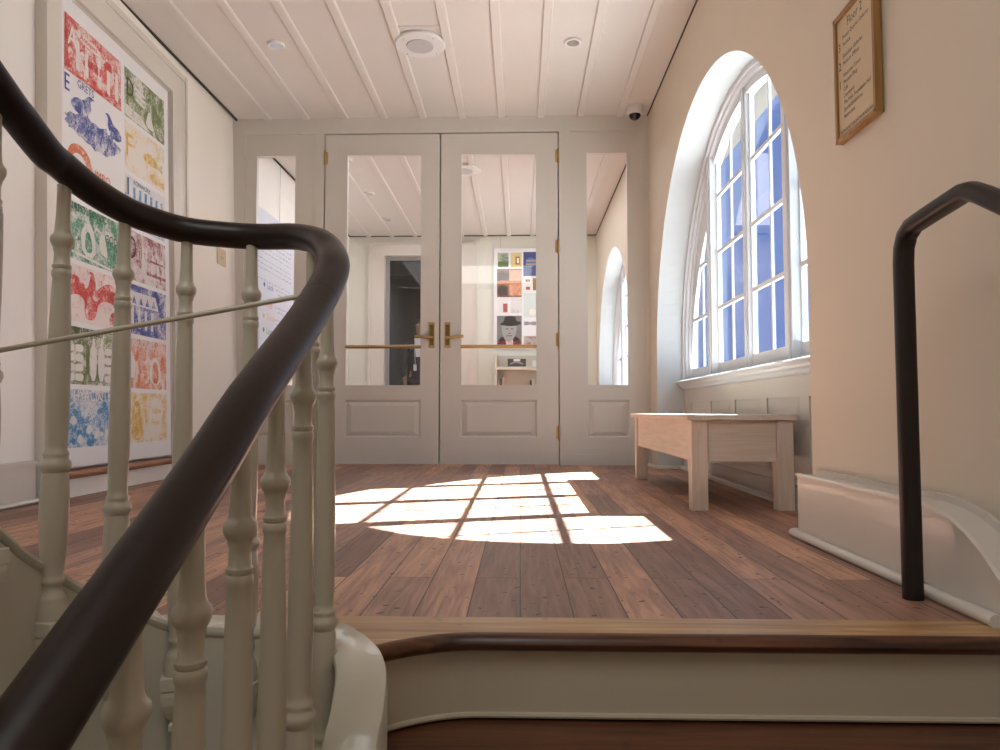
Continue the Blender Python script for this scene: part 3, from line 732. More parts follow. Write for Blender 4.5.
def speaker(loc, label):
    r = thing('ceiling_speaker', label, 'speaker', loc, 'round ceiling speakers')
    b = B(); b.lathe([(.0, .012), (.166, .012), (.168, -.002), (.160, -.010), (.105, -.012), (.0, -.012)], seg=48); b.obj('plate', PLAST, r)
    b = B(); b.lathe([(.0, -.0121), (.090, -.0121), (.088, -.0165), (.0, -.0175)], seg=40); b.obj('grille', GRILLE, r)
    for k in range(4):
        a = PI/4 + k*PI/2
        b = B(); b.lathe([(0, -.0115), (.005, -.0118), (.004, -.0142), (0, -.0145)], (.138*math.cos(a), .138*math.sin(a), 0), 10); b.obj('screw', CHROME, r)
    return r
sp = speaker((-.659, 4.653, HZ-.003), 'round white ceiling speaker with grey grille above the landing')
copy_thing(sp, (-.56, 7.15, HZ-.003), 'round white ceiling speaker seen through the right door glass')
b = B(); b.box(-.772, -.504, 4.445, 4.462, HZ+.004, HZ+.013); struct(b.obj('trim_7', CEIL))
r = thing('dome_camera', 'small white dome security camera under the ceiling in the right corner', 'camera', (.925, 5.71, HZ))
b = B(); b.lathe([(0, .012), (.064, .012), (.068, -.006), (.067, -.04), (.058, -.052), (.046, -.055), (0, -.055)], seg=32); b.obj('housing', PLAST, r)
b = B(); b.lathe([(.047, -.0545), (.046, -.062), (.040, -.078), (.026, -.092), (0, -.098)], seg=28); b.obj('dome', BLACKP, r)

# ------------------------------------------------------------------ stair railing around the well
# rail: plan point, height
RZ = [(-.9, -.53), (-.3, -.205), (.0, -.035), (.2, .078), (.459, .228), (.695, .364), (.821, .444), (.975, .530), (1.06, .580), (1.15, .640)]
AZ = [(0, .640), (12, .676), (25, .706), (36, .732), (48, .751), (62, .765), (80, .771), (95, .775), (115, .780), (130, .791), (143, .804), (158, .826), (172, .848), (180, .856)]
LZ = [(1.15, .856), (1.085, .886), (1.04, .908), (.9, .99), (.6, 1.20), (.2, 1.43), (-.3, 1.72)]
rail_pts = []
for y, z in RZ[:-1]: rail_pts.append((CX+CR, y, z))
for a, z in AZ: rail_pts.append((CX + CR*math.cos(math.radians(a)), CY + CR*math.sin(math.radians(a)), z))
for y, z in LZ[1:]: rail_pts.append((CX-CR, y, z))
def resample(pts, n):
    P_ = [Vector(p) for p in pts]
    def cat(p0, p1, p2, p3, t): return .5*((2*p1)+(-p0+p2)*t+(2*p0-5*p1+4*p2-p3)*t*t+(-p0+3*p1-3*p2+p3)*t**3)
    out = []
    for i in range(len(P_)-1):
        p0, p1, p2, p3 = P_[max(i-1,0)], P_[i], P_[i+1], P_[min(i+2, len(P_)-1)]
        for k in range(n): out.append(cat(p0, p1, p2, p3, k/n))
    out.append(P_[-1]); return out
rail_s = resample(rail_pts, 5)
SR = thing('stair_railing', 'curved stair balustrade with dark wooden handrail and cream turned balusters', 'railing', (CX, CY, -.1))
ST = Matrix.Translation((-CX, -CY, .1))
def smk(b, nm, m, par=None, bevel=0):
    b.bm.transform(ST); return b.obj(nm, m, par or SR, bevel)
sec = [(.0275*math.cos(a), .026*math.sin(a) if math.sin(a) > 0 else .024*math.sin(a)) for a in [2*PI*k/24 for k in range(24)]]
sec = [(x*1.03, z) for x, z in sec]
b = B(); b.sweep(rail_s, sec); hr = smk(b, 'handrail', RAILW)
# glued joint line in the rail
i = min(range(len(rail_s)), key=lambda i: (rail_s[i] - Vector((CX+CR, 1.095, .60))).length)
t = (rail_s[i+1]-rail_s[i]).normalized()
b = B(); b.sweep([rail_s[i]-t*.0006, rail_s[i]+t*.0006], [(x*1.008, z*1.008) for x, z in sec]); smk(b, 'joint', JOINT, hr)

def baluster(b, x, y, z0, L, e=0):
    L -= e           # the turned collar sits this much further below the rail
    p = [(.0, 0), (.0245, 0), (.0250, .010), (.0240, .022), (.0215, .028), (.0220, .033), (.0200, .038), (.0160, .044), (.0150, .054), (.0170, .059), (.0185, .063), (.0170, .068), (.0160, .071),
         (.0180, .090), (.0205, .120), (.0222, .150), (.0228, .175), (.0222, .205), (.0205, .235), (.0190, .243), (.0215, .247), (.0240, .254), (.0230, .261), (.0195, .265), (.0188, .270), (.0200, .273), (.0190, .277), (.0165, .281), (.0165, .290),
         (.0172, .32), (.0180, .37), (.0178, .43), (.0165, .5), (.0145, L-.175), (.0135, L-.155), (.0150, L-.152), (.0155, L-.147), (.0150, L-.142), (.0132, L-.140), (.0148, L-.137), (.0150, L-.133), (.0128, L-.130), (.0120, L-.112),
         (.0138, L-.106), (.0140, L-.102), (.0155, L-.100), (.0185, L-.093), (.0190, L-.088), (.0180, L-.083), (.0150, L-.080), (.0128, L-.074), (.0115, L-.05), (.0108, L-.02), (.0108, L+e)]
    b.lathe(p, (x, y, z0), 22)
def well_pt(kind, v, R):
    if kind == 'R': return Vector((CX+R, v, 0)), Vector((1, 0, 0))
    if kind == 'L': return Vector((CX-R, v, 0)), Vector((-1, 0, 0))
    a = math.radians(v); return Vector((CX+R*math.cos(a), CY+R*math.sin(a), 0)), Vector((math.cos(a), math.sin(a), 0))
def lerp(tab, v):
    if v <= tab[0][0]: return tab[0][1] + (v-tab[0][0])*(tab[1][1]-tab[0][1])/(tab[1][0]-tab[0][0])
    for (a, za), (c, zc) in zip(tab, tab[1:]):
        if v <= c: return za + (zc-za)*(v-a)/(c-a)
    return tab[-1][1] + (v-tab[-1][0])*(tab[-1][1]-tab[-2][1])/(tab[-1][0]-tab[-2][0])
LZs = sorted(LZ)
def railz(kind, v): return lerp(RZ if kind == 'R' else AZ if kind == 'A' else LZs, v)
def put_baluster(kind, v, z0, e=.007):
    p, n = well_pt(kind, v, CR - .004)
    if kind == 'L' or (kind == 'A' and v > 70): p.x -= .016
    elif kind == 'A' and v < 40: p.x += .004
    L = railz(kind, v) - .018 - z0
    b = B(); baluster(b, p.x, p.y, z0, L, e); o = smk(b, 'baluster', BAL)
    # square block carried on a corbel fixed to the string
    tt = Vector((-n.y, n.x, 0)); h = .028
    def Q(s, d, z): q = p + tt*s + n*d; return (q.x, q.y, z0 + z)
    b = B()
    b.hexa([Q(-h, -h, -.024), Q(h, -h, -.024), Q(h, .030, -.024), Q(-h, .030, -.024), Q(-h, -h, 0), Q(h, -h, 0), Q(h, .030, 0), Q(-h, .030, 0)])
    lv = [(.0255, -.024), (.0265, -.034), (.0250, -.050), (.020, -.066), (.014, -.078), (.0095, -.084), (.013, -.090), (.0135, -.100), (.009, -.110), (.003, -.116)]
    rings = []
    for hh, z in lv:
        rings.append([b.bm.verts.new(Q(s*hh, (-hh if d < 0 else max(hh, .024)) if z > -.08 else d*hh + .0, z)) for s, d in ((-1,-1),(1,-1),(1,1),(-1,1))])
    for r0, r1 in zip(rings, rings[1:]):
        for k in range(4): b.face([r0[k], r0[(k+1)%4], r1[(k+1)%4], r1[k]])
    b.face(rings[0][::-1]); b.face(rings[-1])
    smk(b, 'bracket', STRING, o, .0015)
far = [('A', 30, -.19, .094), ('A', 46, -.15, .04), ('A', 80, -.075), ('A', 111, -.060), ('A', 138, -.0), ('A', 166, .085), ('L', 1.045, .228), ('L', .93, .30), ('L', .81, .375)]
for q in far: put_baluster(*q)
for y, e in ((1.04, .008), (.925, .055), (.81, .030), (.693, .018), (.58, .0), (.465, .02), (.35, .01)): put_baluster('R', y, railz('R', y) - .018 - .80 - e, e)
# thin brace rod across the well
b = B(); b.sweep([(-.325, 1.150, .622), (-.90, 1.075, .505)], circle(.0042, 10)); smk(b, 'brace_rod', BAL)

# string (closed, curved) - top edge heights
RZc = [(y, z-.690) for y, z in RZ]
AZc = [(0, -.035), (15, .002), (30, .016), (45, .022), (60, .024), (111, .024), (120, .040), (135, .078), (150, .120), (165, .168), (180, .212)]
LZc = [(1.15, .212), (1.11, .243), (1.0, .33), (.6, .64), (-.3, 1.2)]
pts = [('R', v, z) for v, z in RZc[:-1]] + [('R', 1.11, -.058)] + [('A', v, z) for v, z in AZc] + [('L', v, z) for v, z in LZc[1:]]
Ri, Ro = .252, .332
rows_in = []
for k, v, z in pts:
    pi, n = well_pt(k, v, Ri); rows_in.append((pi, n, z))
# resample
b = B()
mid = resample([(p.x, p.y, z) for p, n, z in rows_in], 5)
rings = []
for i, c in enumerate(mid):
    t = (mid[min(i+1, len(mid)-1)] - mid[max(i-1, 0)]); t.z = 0; t.normalize(); n = Vector((t.y, -t.x, 0)); w = Ro - Ri
    low = c.z - .42 if i < len(mid)*.30 else -1.35
    prof = [(0, low), (0, c.z-.022), (-.004, c.z-.018), (-.006, c.z-.009), (-.003, c.z-.002), (.004, c.z), (w-.010, c.z), (w-.003, c.z-.004), (w, c.z-.012), (w, low)]
    rings.append([b.bm.verts.new((c.x+n.x*d, c.y+n.y*d, z)) for d, z in prof])
m_ = len(rings[0])
for r0, r1 in zip(rings, rings[1:]):
    for k in range(m_): b.face([r0[k], r0[(k+1)%m_], r1[(k+1)%m_], r1[k]], 0, k in (1, 2, 3, 4, 6, 7, 8))
b.face(rings[0][::-1]); b.face(rings[-1])
struct(b.obj('stair_string', STRING), 'curved cream painted string of the stair well')

# ------------------------------------------------------------------ iron handrail at the right wall
r = thing('wall_handrail', 'dark bronze metal handrail standing on the landing by the right wall', 'handrail', (.904, 1.712, 0))
path = [(0, 0, 0), (0, 0, .3), (0, 0, .6), (0, 0, .78), (0, -.004, .815), (0, -.018, .842), (0, -.045, .858), (0, -.10, .864), (0, -.236, .876), (0, -.262, .872), (0, -.30, .852), (0, -.40, .792), (0, -1.2, .30), (0, -1.9, -.12)]
pp2 = []
for i in range(len(path)-1):
    for k in range(3): pp2.append(tuple(path[i][j] + (path[i+1][j]-path[i][j])*k/3 for j in range(3)))
pp2.append(path[-1])
b = B(); b.sweep(pp2, [(.023*math.copysign(abs(math.cos(a))**.6, math.cos(a)), .020*math.copysign(abs(math.sin(a))**.6, math.sin(a))) for a in [2*PI*k/20 for k in range(20)]], up=(0, 1, .001)) if False else None
b.bm.free()
b = B()
PV = [Vector(p) for p in pp2]; rings = []
for i, p in enumerate(PV):
    t = (PV[min(i+1, len(PV)-1)] - PV[max(i-1, 0)]).normalized(); side = Vector((1, 0, 0)); h = t.cross(side).normalized()
    ring = []
    for k in range(20):
        a = 2*PI*k/20; e = .7
        ring.append(b.bm.verts.new(p + side*.0215*math.copysign(abs(math.cos(a))**e, math.cos(a)) + h*.019*math.copysign(abs(math.sin(a))**e, math.sin(a))))
    rings.append(ring)
for r0, r1 in zip(rings, rings[1:]):
    for k in range(20): b.face([r0[k], r0[(k+1)%20], r1[(k+1)%20], r1[k]], 0, True)
b.face(rings[0][::-1]); b.face(rings[-1])
b.obj('rail', IRON, r)

# ------------------------------------------------------------------ bench
r = thing('bench', 'long pale pine bench in front of the arched window', 'bench', (.98, 3.94, 0))
def bx(b, x0, x1, y0, y1, z0, z1): return b.box(x0-.98, x1-.98, y0-3.94, y1-3.94, z0, z1)
bX0, bX1, bY0, bY1 = .750, 1.192, 3.19, 4.76
b = B(); bx(b, bX0-.022, bX1+.012, bY0-.02, bY1+.03, .394, .419); b.obj('bench_top', BENCHY, r, .003)
for x in (bX0, bX1-.070):
    for y in (bY0, bY1-.070):
        b = B(); bx(b, x, x+.070, y, y+.070, 0, .393); b.obj('leg', BENCHZ, r, .003)
for x in (bX0+.010, bX1-.032):
    b = B(); bx(b, x, x+.022, bY0+.071, bY1-.071, .213, .3935); b.obj('side_apron', BENCHY, r, .002)
for y in (bY0+.012, bY1-.036):
    b = B(); bx(b, bX0+.071, bX1-.071, y, y+.022, .213, .3935); b.obj('end_apron', BENCHX, r, .002)

# ------------------------------------------------------------------ framed floor directory
r = thing('directory_sign', 'gold framed cream floor directory on the right wall', 'sign', (XR-.004, 2.21, 1.29))
Y0, Y1, Z0, Z1 = 2.074, 2.340, 1.298, 1.708
def dmk(b, nm, m, par=None, bevel=0):
    b.bm.transform(Matrix.Translation((-XR+.004, -2.21, -1.29))); return b.obj(nm, m, par or r, bevel)
b = B(); fw = .014
for q in ((Y0, Y1, Z0, Z0+fw), (Y0, Y1, Z1-fw, Z1), (Y0, Y0+fw, Z0, Z1), (Y1-fw, Y1, Z0, Z1)): b.box(XR-.026, XR-.002, *q)
dmk(b, 'frame', GOLDF, None, .002)
b = B(); b.box(XR-.018, XR-.006, Y0+fw-.002, Y1-fw+.002, Z0+fw-.002, Z1-fw+.002); card = dmk(b, 'card', SIGNP)
b = B()
def dt(body, size, yl, z, al='LEFT'): add_text(b, body, size, lambda u, v: (XR-.0185, yl-u, z+v), al, .86)
dt('Floor 2', .040, (Y0+Y1)/2+.0, 1.652, 'CENTER')
cl, tx = 2.320, 2.290
dt('3', .040, cl, 1.592); dt('French Quarter Galleries', .0195, tx, 1.622); dt('Terrace', .0195, tx, 1.598)
dt('2', .040, cl, 1.530); dt('Education Galleries', .0195, tx, 1.560); dt('Museum Offices', .0195, tx, 1.537)
dt('1', .040, cl, 1.468)
for k, s_ in enumerate(('Welcome Center', 'Museum Shop', 'Café', 'Courtyard', 'The Helis Foundation Hall', 'Special Exhibitions', 'Restrooms')): dt(s_, .0195, tx, 1.498-.0222*k)
dt('SEIGNOURET-BRULATOUR BUILDING', .0155, (Y0+Y1)/2, 1.322, 'CENTER')
b.bm.transform(Matrix.Translation((-XR+.004, -2.21, -1.29)))
me = bpy.data.meshes.new('lettering'); b.bm.to_mesh(me); b.bm.free(); me.materials.append(INK)
o = bpy.data.objects.new('lettering', me); COL.objects.link(o); o.parent = card

# ------------------------------------------------------------------ the room beyond the doors
# far wall with doorway
DX0, DX1, DZ = -1.88, -.80, 2.60
FARW = mat('far_wall_paint', (.74, .745, .67), .55)
b = B(); b.box(-2.6, DX0, FY, FY+.12, 0, HZ+.02); b.box(DX1, 1.36, FY, FY+.12, 0, HZ+.02); b.box(DX0, DX1, FY, FY+.12, DZ, HZ+.02); struct(b.obj('wall_far', FARW))
b = B()
for x0, x1, z0, z1 in ((DX0-.20, DX0, 0, DZ+.16), (DX1, DX1+.20, 0, DZ+.16), (DX0, DX1, DZ, DZ+.16)): b.box(x0, x1, FY-.03, FY, z0, z1)
rect_frame(b, DX0-.22, DX1+.22, -.02, DZ+.18, .03, FY-.045, FY-.0)
rect_frame(b, DX0-.02, DX1+.02, -.02, DZ+.02, .025, FY-.04, FY+.10)
struct(b.obj('trim_8', TRIM))
d3 = struct(empty('door_3', (DX0, FY+.07, 0)), 'glazed door to the dark room beyond')
b = B(); b.box(.0, .06, 0, .04, 0, DZ); b.box(DX1-DX0-.06, DX1-DX0, 0, .04, 0, DZ); b.box(.06, DX1-DX0-.06, 0, .04, DZ-.05, DZ); b.box(.06, DX1-DX0-.06, 0, .04, 0, .12); b.obj('door_frame', mat('grey_metal', (.30, .30, .31), .5), d3)
b = B(); b.box(.058, DX1-DX0-.058, .017, .023, .118, DZ-.068); b.obj('glass', GLASS, d3)
b = B()
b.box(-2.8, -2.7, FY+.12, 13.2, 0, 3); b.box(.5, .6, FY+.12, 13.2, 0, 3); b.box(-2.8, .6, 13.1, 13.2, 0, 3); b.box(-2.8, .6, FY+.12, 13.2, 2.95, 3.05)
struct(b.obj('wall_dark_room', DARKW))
# thin dark strip where the ceiling meets the far wall
b = B(); b.box(-2.38, XR, FY-.006, FY, HZ-.002, HZ+.012); struct(b.obj('trim_9', GAP))

# text panel on the left wall of the room beyond
r = thing('text_panel', 'large white exhibition text panel hung on the wall beyond the left sidelight', 'panel', (-2.38, 6.7, .95))
b = B(); b.box(0, .03, -.72, .76, 0, 1.34); b.obj('panel', LILAC, r, .002)
b = B()
def bar(y0, y1, z, h=.006): b.box(.0302, .0308, y0-6.7, y1-6.7, z-.95, z-.95+h)
random.seed(3)
for z in [2.03-.045*k for k in range(4)] + [1.83-.045*k for k in range(3)] + [1.64-.0*k for k in range(1)]:
    y = 6.08
    while y < 7.28:
        w = random.uniform(.02, .08); bar(y, min(y+w, 7.3), z, random.uniform(.004, .009)); y += w + .03
for zz in (1.60, 1.43, 1.31, 1.18):
    for k in range(2):
        y = 6.84 if k == 0 else 6.90
        while y < 7.22 - .2*k:
            w = random.uniform(.03, .09); bar(y, y+w, zz - .04*k, .007); y += w+.03
b.obj('body_text', GREYINK, r)
for (w, c, z) in (('Look', (.05, .09, .35), 1.575), ('Find', (.75, .22, .12), 1.405), ('Touch', (.8, .5, .12), 1.285), ('Learn', (.04, .3, .16), 1.155)):
    text_obj('lettering', w, .085, lambda u, v, z=z: (.0312, u+6.60-6.7, z+v-.95), ink(c), r)
    b = B(); b.lathe([(.0, .0302), (.022, .0302), (.022, .0312), (0, .0312)], (0, 6.53-6.7, z+.03-.95), 16, 'X'); b.obj('icon', ink(c), r)
b = B(); b.sweep([(-2.375+2.38-.002, .3, 1.34), (-2.375+2.38-.002, .3, 1.93)], circle(.0015, 6)); b.obj('hanging_wire', GREYINK, r)

# poster board on the far wall
r = thing('poster_board', 'white hanging board of book covers on the far wall beyond the right door', 'poster', (-.36, FY, 1.30))
def pb(u0, u1, v0, v1, m, nm='cover', w=.0, par=None):
    b = B(); b.box(u0, u1, -.034-w, -.030-w+.0005, v0, v1); return b.obj(nm, m, par or r)
b = B(); b.box(0, .92, -.030, 0, 0, 1.39); b.obj('board', PAPER, r, .002)
b = B(); b.sweep([(.09, -.004, 1.39), (.09, -.004, 1.57)], circle(.002, 6)); b.obj('hanging_wire', GREYINK, r)
cA = pb(.055, .205, 1.125, 1.325, engraving('cover_garden', (.05, .10, .14), 20, .5, (.5, .6, .4)))
b = B(); b.box(.06, .20, -.0352, -.0345, 1.13, 1.20); b.obj('lawn', mat('cover_lawn', (.10, .17, .05), .5), cA)
cB = pb(.235, .385, 1.125, 1.325, mat('cover_cream', (.72, .60, .26), .5))
b = B(); b.box(.30, .36, -.0352, -.0345, 1.16, 1.27); b.obj('picture', mat('cover_picture', (.40, .16, .07), .5), cB)
b = B(); b.box(.32, .35, -.0360, -.0352, 1.18, 1.25); b.obj('figure', PALE, cB)
cC = pb(.41, .60, 1.0, 1.335, mat('cover_blue', (.04, .07, .23), .45))
b = B(); b.lathe([(0, -.0345), (.07, -.0345), (.07, -.0352), (0, -.0352)], (.51, 0, 1.19), 20, 'Y'); b.obj('medallion', mat('cover_pale_blue', (.10, .17, .40), .5), cC)
b = B(); b.box(.45, .58, -.0362, -.0354, 1.20, 1.225); b.box(.45, .58, -.0362, -.0354, 1.15, 1.175); b.obj('title_bar', mat('cover_tan', (.45, .34, .25), .5), cC)
cD = pb(.045, .385, .71, 1.10, engraving('cover_orange', (.13, .05, .035), 20, .7, (.45, .25, .18)))
b = B(); b.box(.045, .385, -.0352, -.0345, .89, .93); b.obj('orange_band', mat('cover_band', (.70, .25, .07), .5), cD)
b = B(); b.box(.06, .19, -.0354, -.0346, .95, 1.05); b.box(.06, .19, -.0354, -.0346, .74, .86); b.obj('shutters', mat('cover_shutters', (.10, .08, .07), .5), cD)
b = B(); b.box(.215, .383, -.0354, -.0346, .935, 1.085); b.box(.215, .383, -.0354, -.0346, .73, .885); b.obj('brickwork', engraving('cover_brick', (.55, .17, .08), 26, .5, (.85, .5, .35)), cD)
cE = pb(.43, .51, .80, .97, mat('cover_white_red', (.80, .78, .74), .5))
b = B(); b.box(.44, .50, -.0352, -.0345, .92, .955); b.box(.445, .50, -.0352, -.0345, .81, .85); b.obj('red_marks', mat('cover_red', (.5, .06, .04), .5), cE)
pb(.54, .62, .80, .97, mat('cover_ochre', (.30, .18, .06), .5))
cF = pb(.415, .60, .43, .76, mat('cover_mint', (.66, .74, .72), .5))
b = B(); b.lathe([(0, -.0345), (.045, -.0345), (.045, -.0352), (0, -.0352)], (.53, 0, .50), 16, 'Y'); b.obj('seal', PALE, cF)
cG = pb(.06, .20, .49, .68, mat('cover_plain_white', (.80, .79, .78), .5))
b = B(); b.box(.13, .19, -.0352, -.0345, .50, .62); b.obj('figure', mat('cover_rust', (.45, .12, .10), .5), cG)
cH = pb(.235, .385, .49, .69, engraving('cover_grey_figures', (.30, .28, .34), 18, .3, (.8, .8, .8)))
b = B(); b.box(.42, .60, -.0352, -.0345, .33, .36); b.box(.42, .48, -.0358, -.0352, .32, .37); b.box(.52, .58, -.0358, -.0352, .32, .37); b.obj('spectacles', GREYINK, r)
cI = pb(.415, .60, .02, .17, engraving('cover_grey_street', (.16, .12, .12), 18, .5, (.6, .5, .45)))
# portrait cover: man in a hat
cP = pb(.045, .385, .01, .45, mat('cover_grey', (.26, .26, .26), .5, mottling=.5), 'portrait_cover')
dk = mat('portrait_black', (.02, .02, .02), .5); lg = mat('portrait_face', (.36, .35, .34), .5); wh = mat('portrait_white', (.7, .7, .7), .5)
def flat(poly, y, m, nm):
    b = B(); q = smooth_poly(poly, 2); V = [b.bm.verts.new((p[0], y, p[1])) for p in q]
    for t in tessellate_polygon([[Vector((p[0], p[1], 0)) for p in q]]): b.face([V[k] for k in t])
    return b.obj(nm, m, cP)
flat([(.05,.02),(.06,.12),(.14,.18),(.20,.10),(.26,.18),(.36,.14),(.38,.02)], -.0352, dk, 'jacket')
flat([(.17,.02),(.16,.15),(.21,.10),(.26,.16),(.27,.02)], -.0357, wh, 'shirt')
flat([(.115,.35),(.11,.24),(.14,.13),(.20,.085),(.27,.12),(.315,.22),(.315,.35)], -.0362, lg, 'face')
flat([(.06,.33),(.14,.36),(.15,.44),(.22,.45),(.30,.44),(.31,.37),(.38,.37),(.37,.33),(.24,.30)], -.0367, dk, 'hat')
b = B()
for x in (.165, .235): b.box(x, x+.035, -.0370, -.0363, .262, .274)
b.box(.195, .235, -.0370, -.0363, .205, .212); b.box(.175, .25, -.0370, -.0363, .168, .178)
b.obj('eyes_and_mouth', dk, cP)
text_obj('lettering', 'A LIFE IN JAZZ', .058, lambda u, v: (.052+u, -.0375, .065+v), mat('title_red', (.75, .05, .03), .5), cP, squash=.86)
text_obj('lettering', 'A DANNY BARKER', .028, lambda u, v: (.056+u, -.0375, .025+v), wh, cP) if False else None

# bookcase below
r = thing('bookcase', 'low pale bookcase below the hanging board beyond the right door', 'bookcase', (-.335, FY-.02, 0))
BM = mat('bookcase_paint', (.62, .56, .47), .5)
W_, Dp, Ht = 1.05, .34, 1.20
b = B(); b.box(0, .03, -Dp, 0, 0, Ht-.0); b.box(W_-.03, W_, -Dp, 0, 0, Ht); b.obj('side_panel', BM, r)
b = B(); b.box(.03, W_-.03, -.02, -.001, 0, Ht); b.obj('back_panel', BM, r)
for z in (.10, .46, .99): b = B(); b.box(.03, W_-.03, -Dp+.0, -.02, z, z+.03 if z < .9 else z+.04); b.obj('shelf', BM, r)
xx = -.335; shelf_top = 1.032
def book(x, z, w, h, d, c, label, tilt=0, y=FY-.20, group=None, laid=False):
    o = thing('book', label, 'book', (x, y, z), group); o.rotation_euler = (0, tilt, 0)
    m = mat('book_cover', c, .5)
    b = B(); b.box(0, .003, -d/2, d/2, 0, h); b.box(w-.003, w, -d/2, d/2, 0, h); b.box(0, w, -d/2, -d/2+.003, 0, h); b.obj('cover', m, o)
    b = B(); b.box(.0032, w-.0032, -d/2+.0034, d/2-.004, .003, h-.003); b.obj('pages', PAPER, o)
    return o
g = 'books leaning in the bookcase'
book(xx+.04, .49, .022, .36, .22, (.60, .58, .55), 'grey spined book upright at the end of the bookcase shelf', 0, group=g)
book(xx+.07, .49, .028, .38, .22, (.14, .10, .08), 'dark spined book leaning in the bookcase', .0, group=g)
book(xx+.102, .491, .024, .40, .22, (.66, .52, .38), 'tan book leaning beside the dark spined book', .0, group=g)
book(xx+.47, .491, .020, .36, .22, (.07, .07, .08), 'black book upright on the right of the shelf', 0, group=g)
book(xx+.50, .491, .024, .38, .22, (.75, .73, .70), 'white book upright next to the black one', 0, group=g)
# display books standing on the top shelf
def display(x, w, h, c, label):
    o = thing('display_book', label, 'book', (x, FY-.27, shelf_top-.001)); o.rotation_euler = (-.2, 0, 0)
    b = B(); b.box(0, w, 0, .012, 0, h); b.obj('cover', c, o, .001)
    return o
o = display(xx+.17, .245, .115, mat('cover_night_photo', (.05, .05, .055), .4), 'dark picture book propped on the top of the bookcase')
b = B(); f = b.face([b.bm.verts.new(p) for p in ((.03,-.0005,.03),(.11,-.0005,.06),(.21,-.0005,.03),(.21,-.0005,.05),(.12,-.0005,.09),(.03,-.0005,.05))]); b.obj('cover_picture', mat('cover_photo_mid', (.35, .25, .22), .5), o)
b = B(); b.box(.08, .17, -.0008, -.0002, .08, .11); b.obj('cover_highlight', wh, o)
display(xx+.50, .20, .09, mat('cover_pale', (.68, .68, .68), .5), 'pale book propped on the bookcase, right of the dark picture book')

# ------------------------------------------------------------------ person in the dark room
SKIN = mat('skin', (.36, .20, .14), .5); COAT = mat('dark_navy_jacket', (.020, .022, .034), .7); SHIRT = mat('white_shirt', (.75, .76, .80), .6)
TROU = mat('charcoal_trousers', (.018, .018, .02), .8); HAIR = mat('dark_hair', (.015, .01, .008), .5); GSL = mat('grey_green_coat', (.075, .08, .07), .8)
pr = thing('person', 'person in a dark jacket and white shirt standing behind the far doorway glass', 'person', (-1.45, 10.42, 0))
def skinned(nodes, edges, m, name, par, sub=2):
    me = bpy.data.meshes.new(name); me.from_pydata([n[:3] for n in nodes], edges, []); me.materials.append(m)
    o = bpy.data.objects.new(name, me); COL.objects.link(o); o.parent = par
    sk = o.modifiers.new('skin', 'SKIN'); sk.use_smooth_shade = True
    for i, n in enumerate(nodes):
        rr = n[3] if isinstance(n[3], tuple) else (n[3], n[3]); me.skin_vertices[0].data[i].radius = rr; me.skin_vertices[0].data[i].use_root = (i == 0)
    if sub: s_ = o.modifiers.new('sub', 'SUBSURF'); s_.levels = sub; s_.render_levels = sub
    return o
bn = [(0,0,.95,(.15,.10)), (0,0,1.12,(.135,.095)), (0,.0,1.32,(.165,.105)), (0,.01,1.44,(.10,.08)), (0,0,1.52,.050), (0,-.01,1.60,(.062,.07)), (0,-.012,1.68,(.074,.088)), (0,-.005,1.76,(.055,.065)),
      (-.18,.01,1.41,.062), (-.235,.02,1.15,.047), (-.215,-.03,.90,.036), (-.212,-.045,.82,.030),
      (.18,.01,1.41,.062), (.235,.02,1.15,.047), (.215,-.03,.90,.036), (.212,-.045,.82,.030),
      (-.095,0,.86,.088), (-.10,-.01,.50,.060), (-.105,.02,.12,.042), (-.105,.02,.055,.045), (-.11,-.13,.035,.034),
      (.095,0,.86,.088), (.10,-.01,.50,.060), (.105,.02,.12,.042), (.105,.02,.055,.045), (.11,-.13,.035,.034)]
be = [(0,1),(1,2),(2,3),(3,4),(4,5),(5,6),(6,7),(3,8),(8,9),(9,10),(10,11),(3,12),(12,13),(13,14),(14,15),(0,16),(16,17),(17,18),(18,19),(19,20),(0,21),(21,22),(22,23),(23,24),(24,25)]
for s in (-1, 1):
    base = 11 if s < 0 else 15
    for k, (dx, dy, ln) in enumerate(((.012, -.026, .072), (.004, -.008, .080), (-.004, .010, .074), (-.010, .026, .058))):
        i = len(bn); x, y, z = s*.212 + s*dx, -.045 + dy, .775
        bn += [(x, y, z, .0105), (x - s*.002, y-.004, z-ln*.5, .009), (x - s*.008, y-.010, z-ln, .0075)]; be += [(base, i), (i, i+1), (i+1, i+2)]
    i = len(bn); bn += [(s*.19, -.075, .79, .011), (s*.182, -.088, .755, .0095)]; be += [(base, i), (i, i+1)]
body = skinned(bn, be, SKIN, 'body', pr)
j = skinned([(0,0,.80,(.185,.125)), (0,0,.95,(.170,.118)), (0,0,1.12,(.158,.112)), (0,0,1.32,(.182,.120)), (0,.012,1.45,(.105,.085)), (-.19,.01,1.41,.072), (-.245,.02,1.15,.058), (-.226,-.03,.92,.046), (.19,.01,1.41,.072), (.245,.02,1.15,.058), (.226,-.03,.92,.046)],
            [(0,1),(1,2),(2,3),(3,4),(4,5),(5,6),(6,7),(4,8),(8,9),(9,10)], COAT, 'jacket', pr)
skinned([(0,0,.88,(.155,.11)), (-.095,0,.84,.098), (-.10,-.01,.50,.074), (-.105,.015,.08,.062), (.095,0,.84,.098), (.10,-.01,.50,.074), (.105,.015,.08,.062)], [(0,1),(1,2),(2,3),(0,4),(4,5),(5,6)], TROU, 'trousers', pr)
b = B(); f = b.hexa([(-.045,-.125,1.22), (.045,-.125,1.22), (.04,-.10,1.22), (-.04,-.10,1.22), (-.075,-.090,1.49), (.075,-.090,1.49), (.06,-.02,1.50), (-.06,-.02,1.50)]); b.obj('shirt_collar', SHIRT, pr, .006)
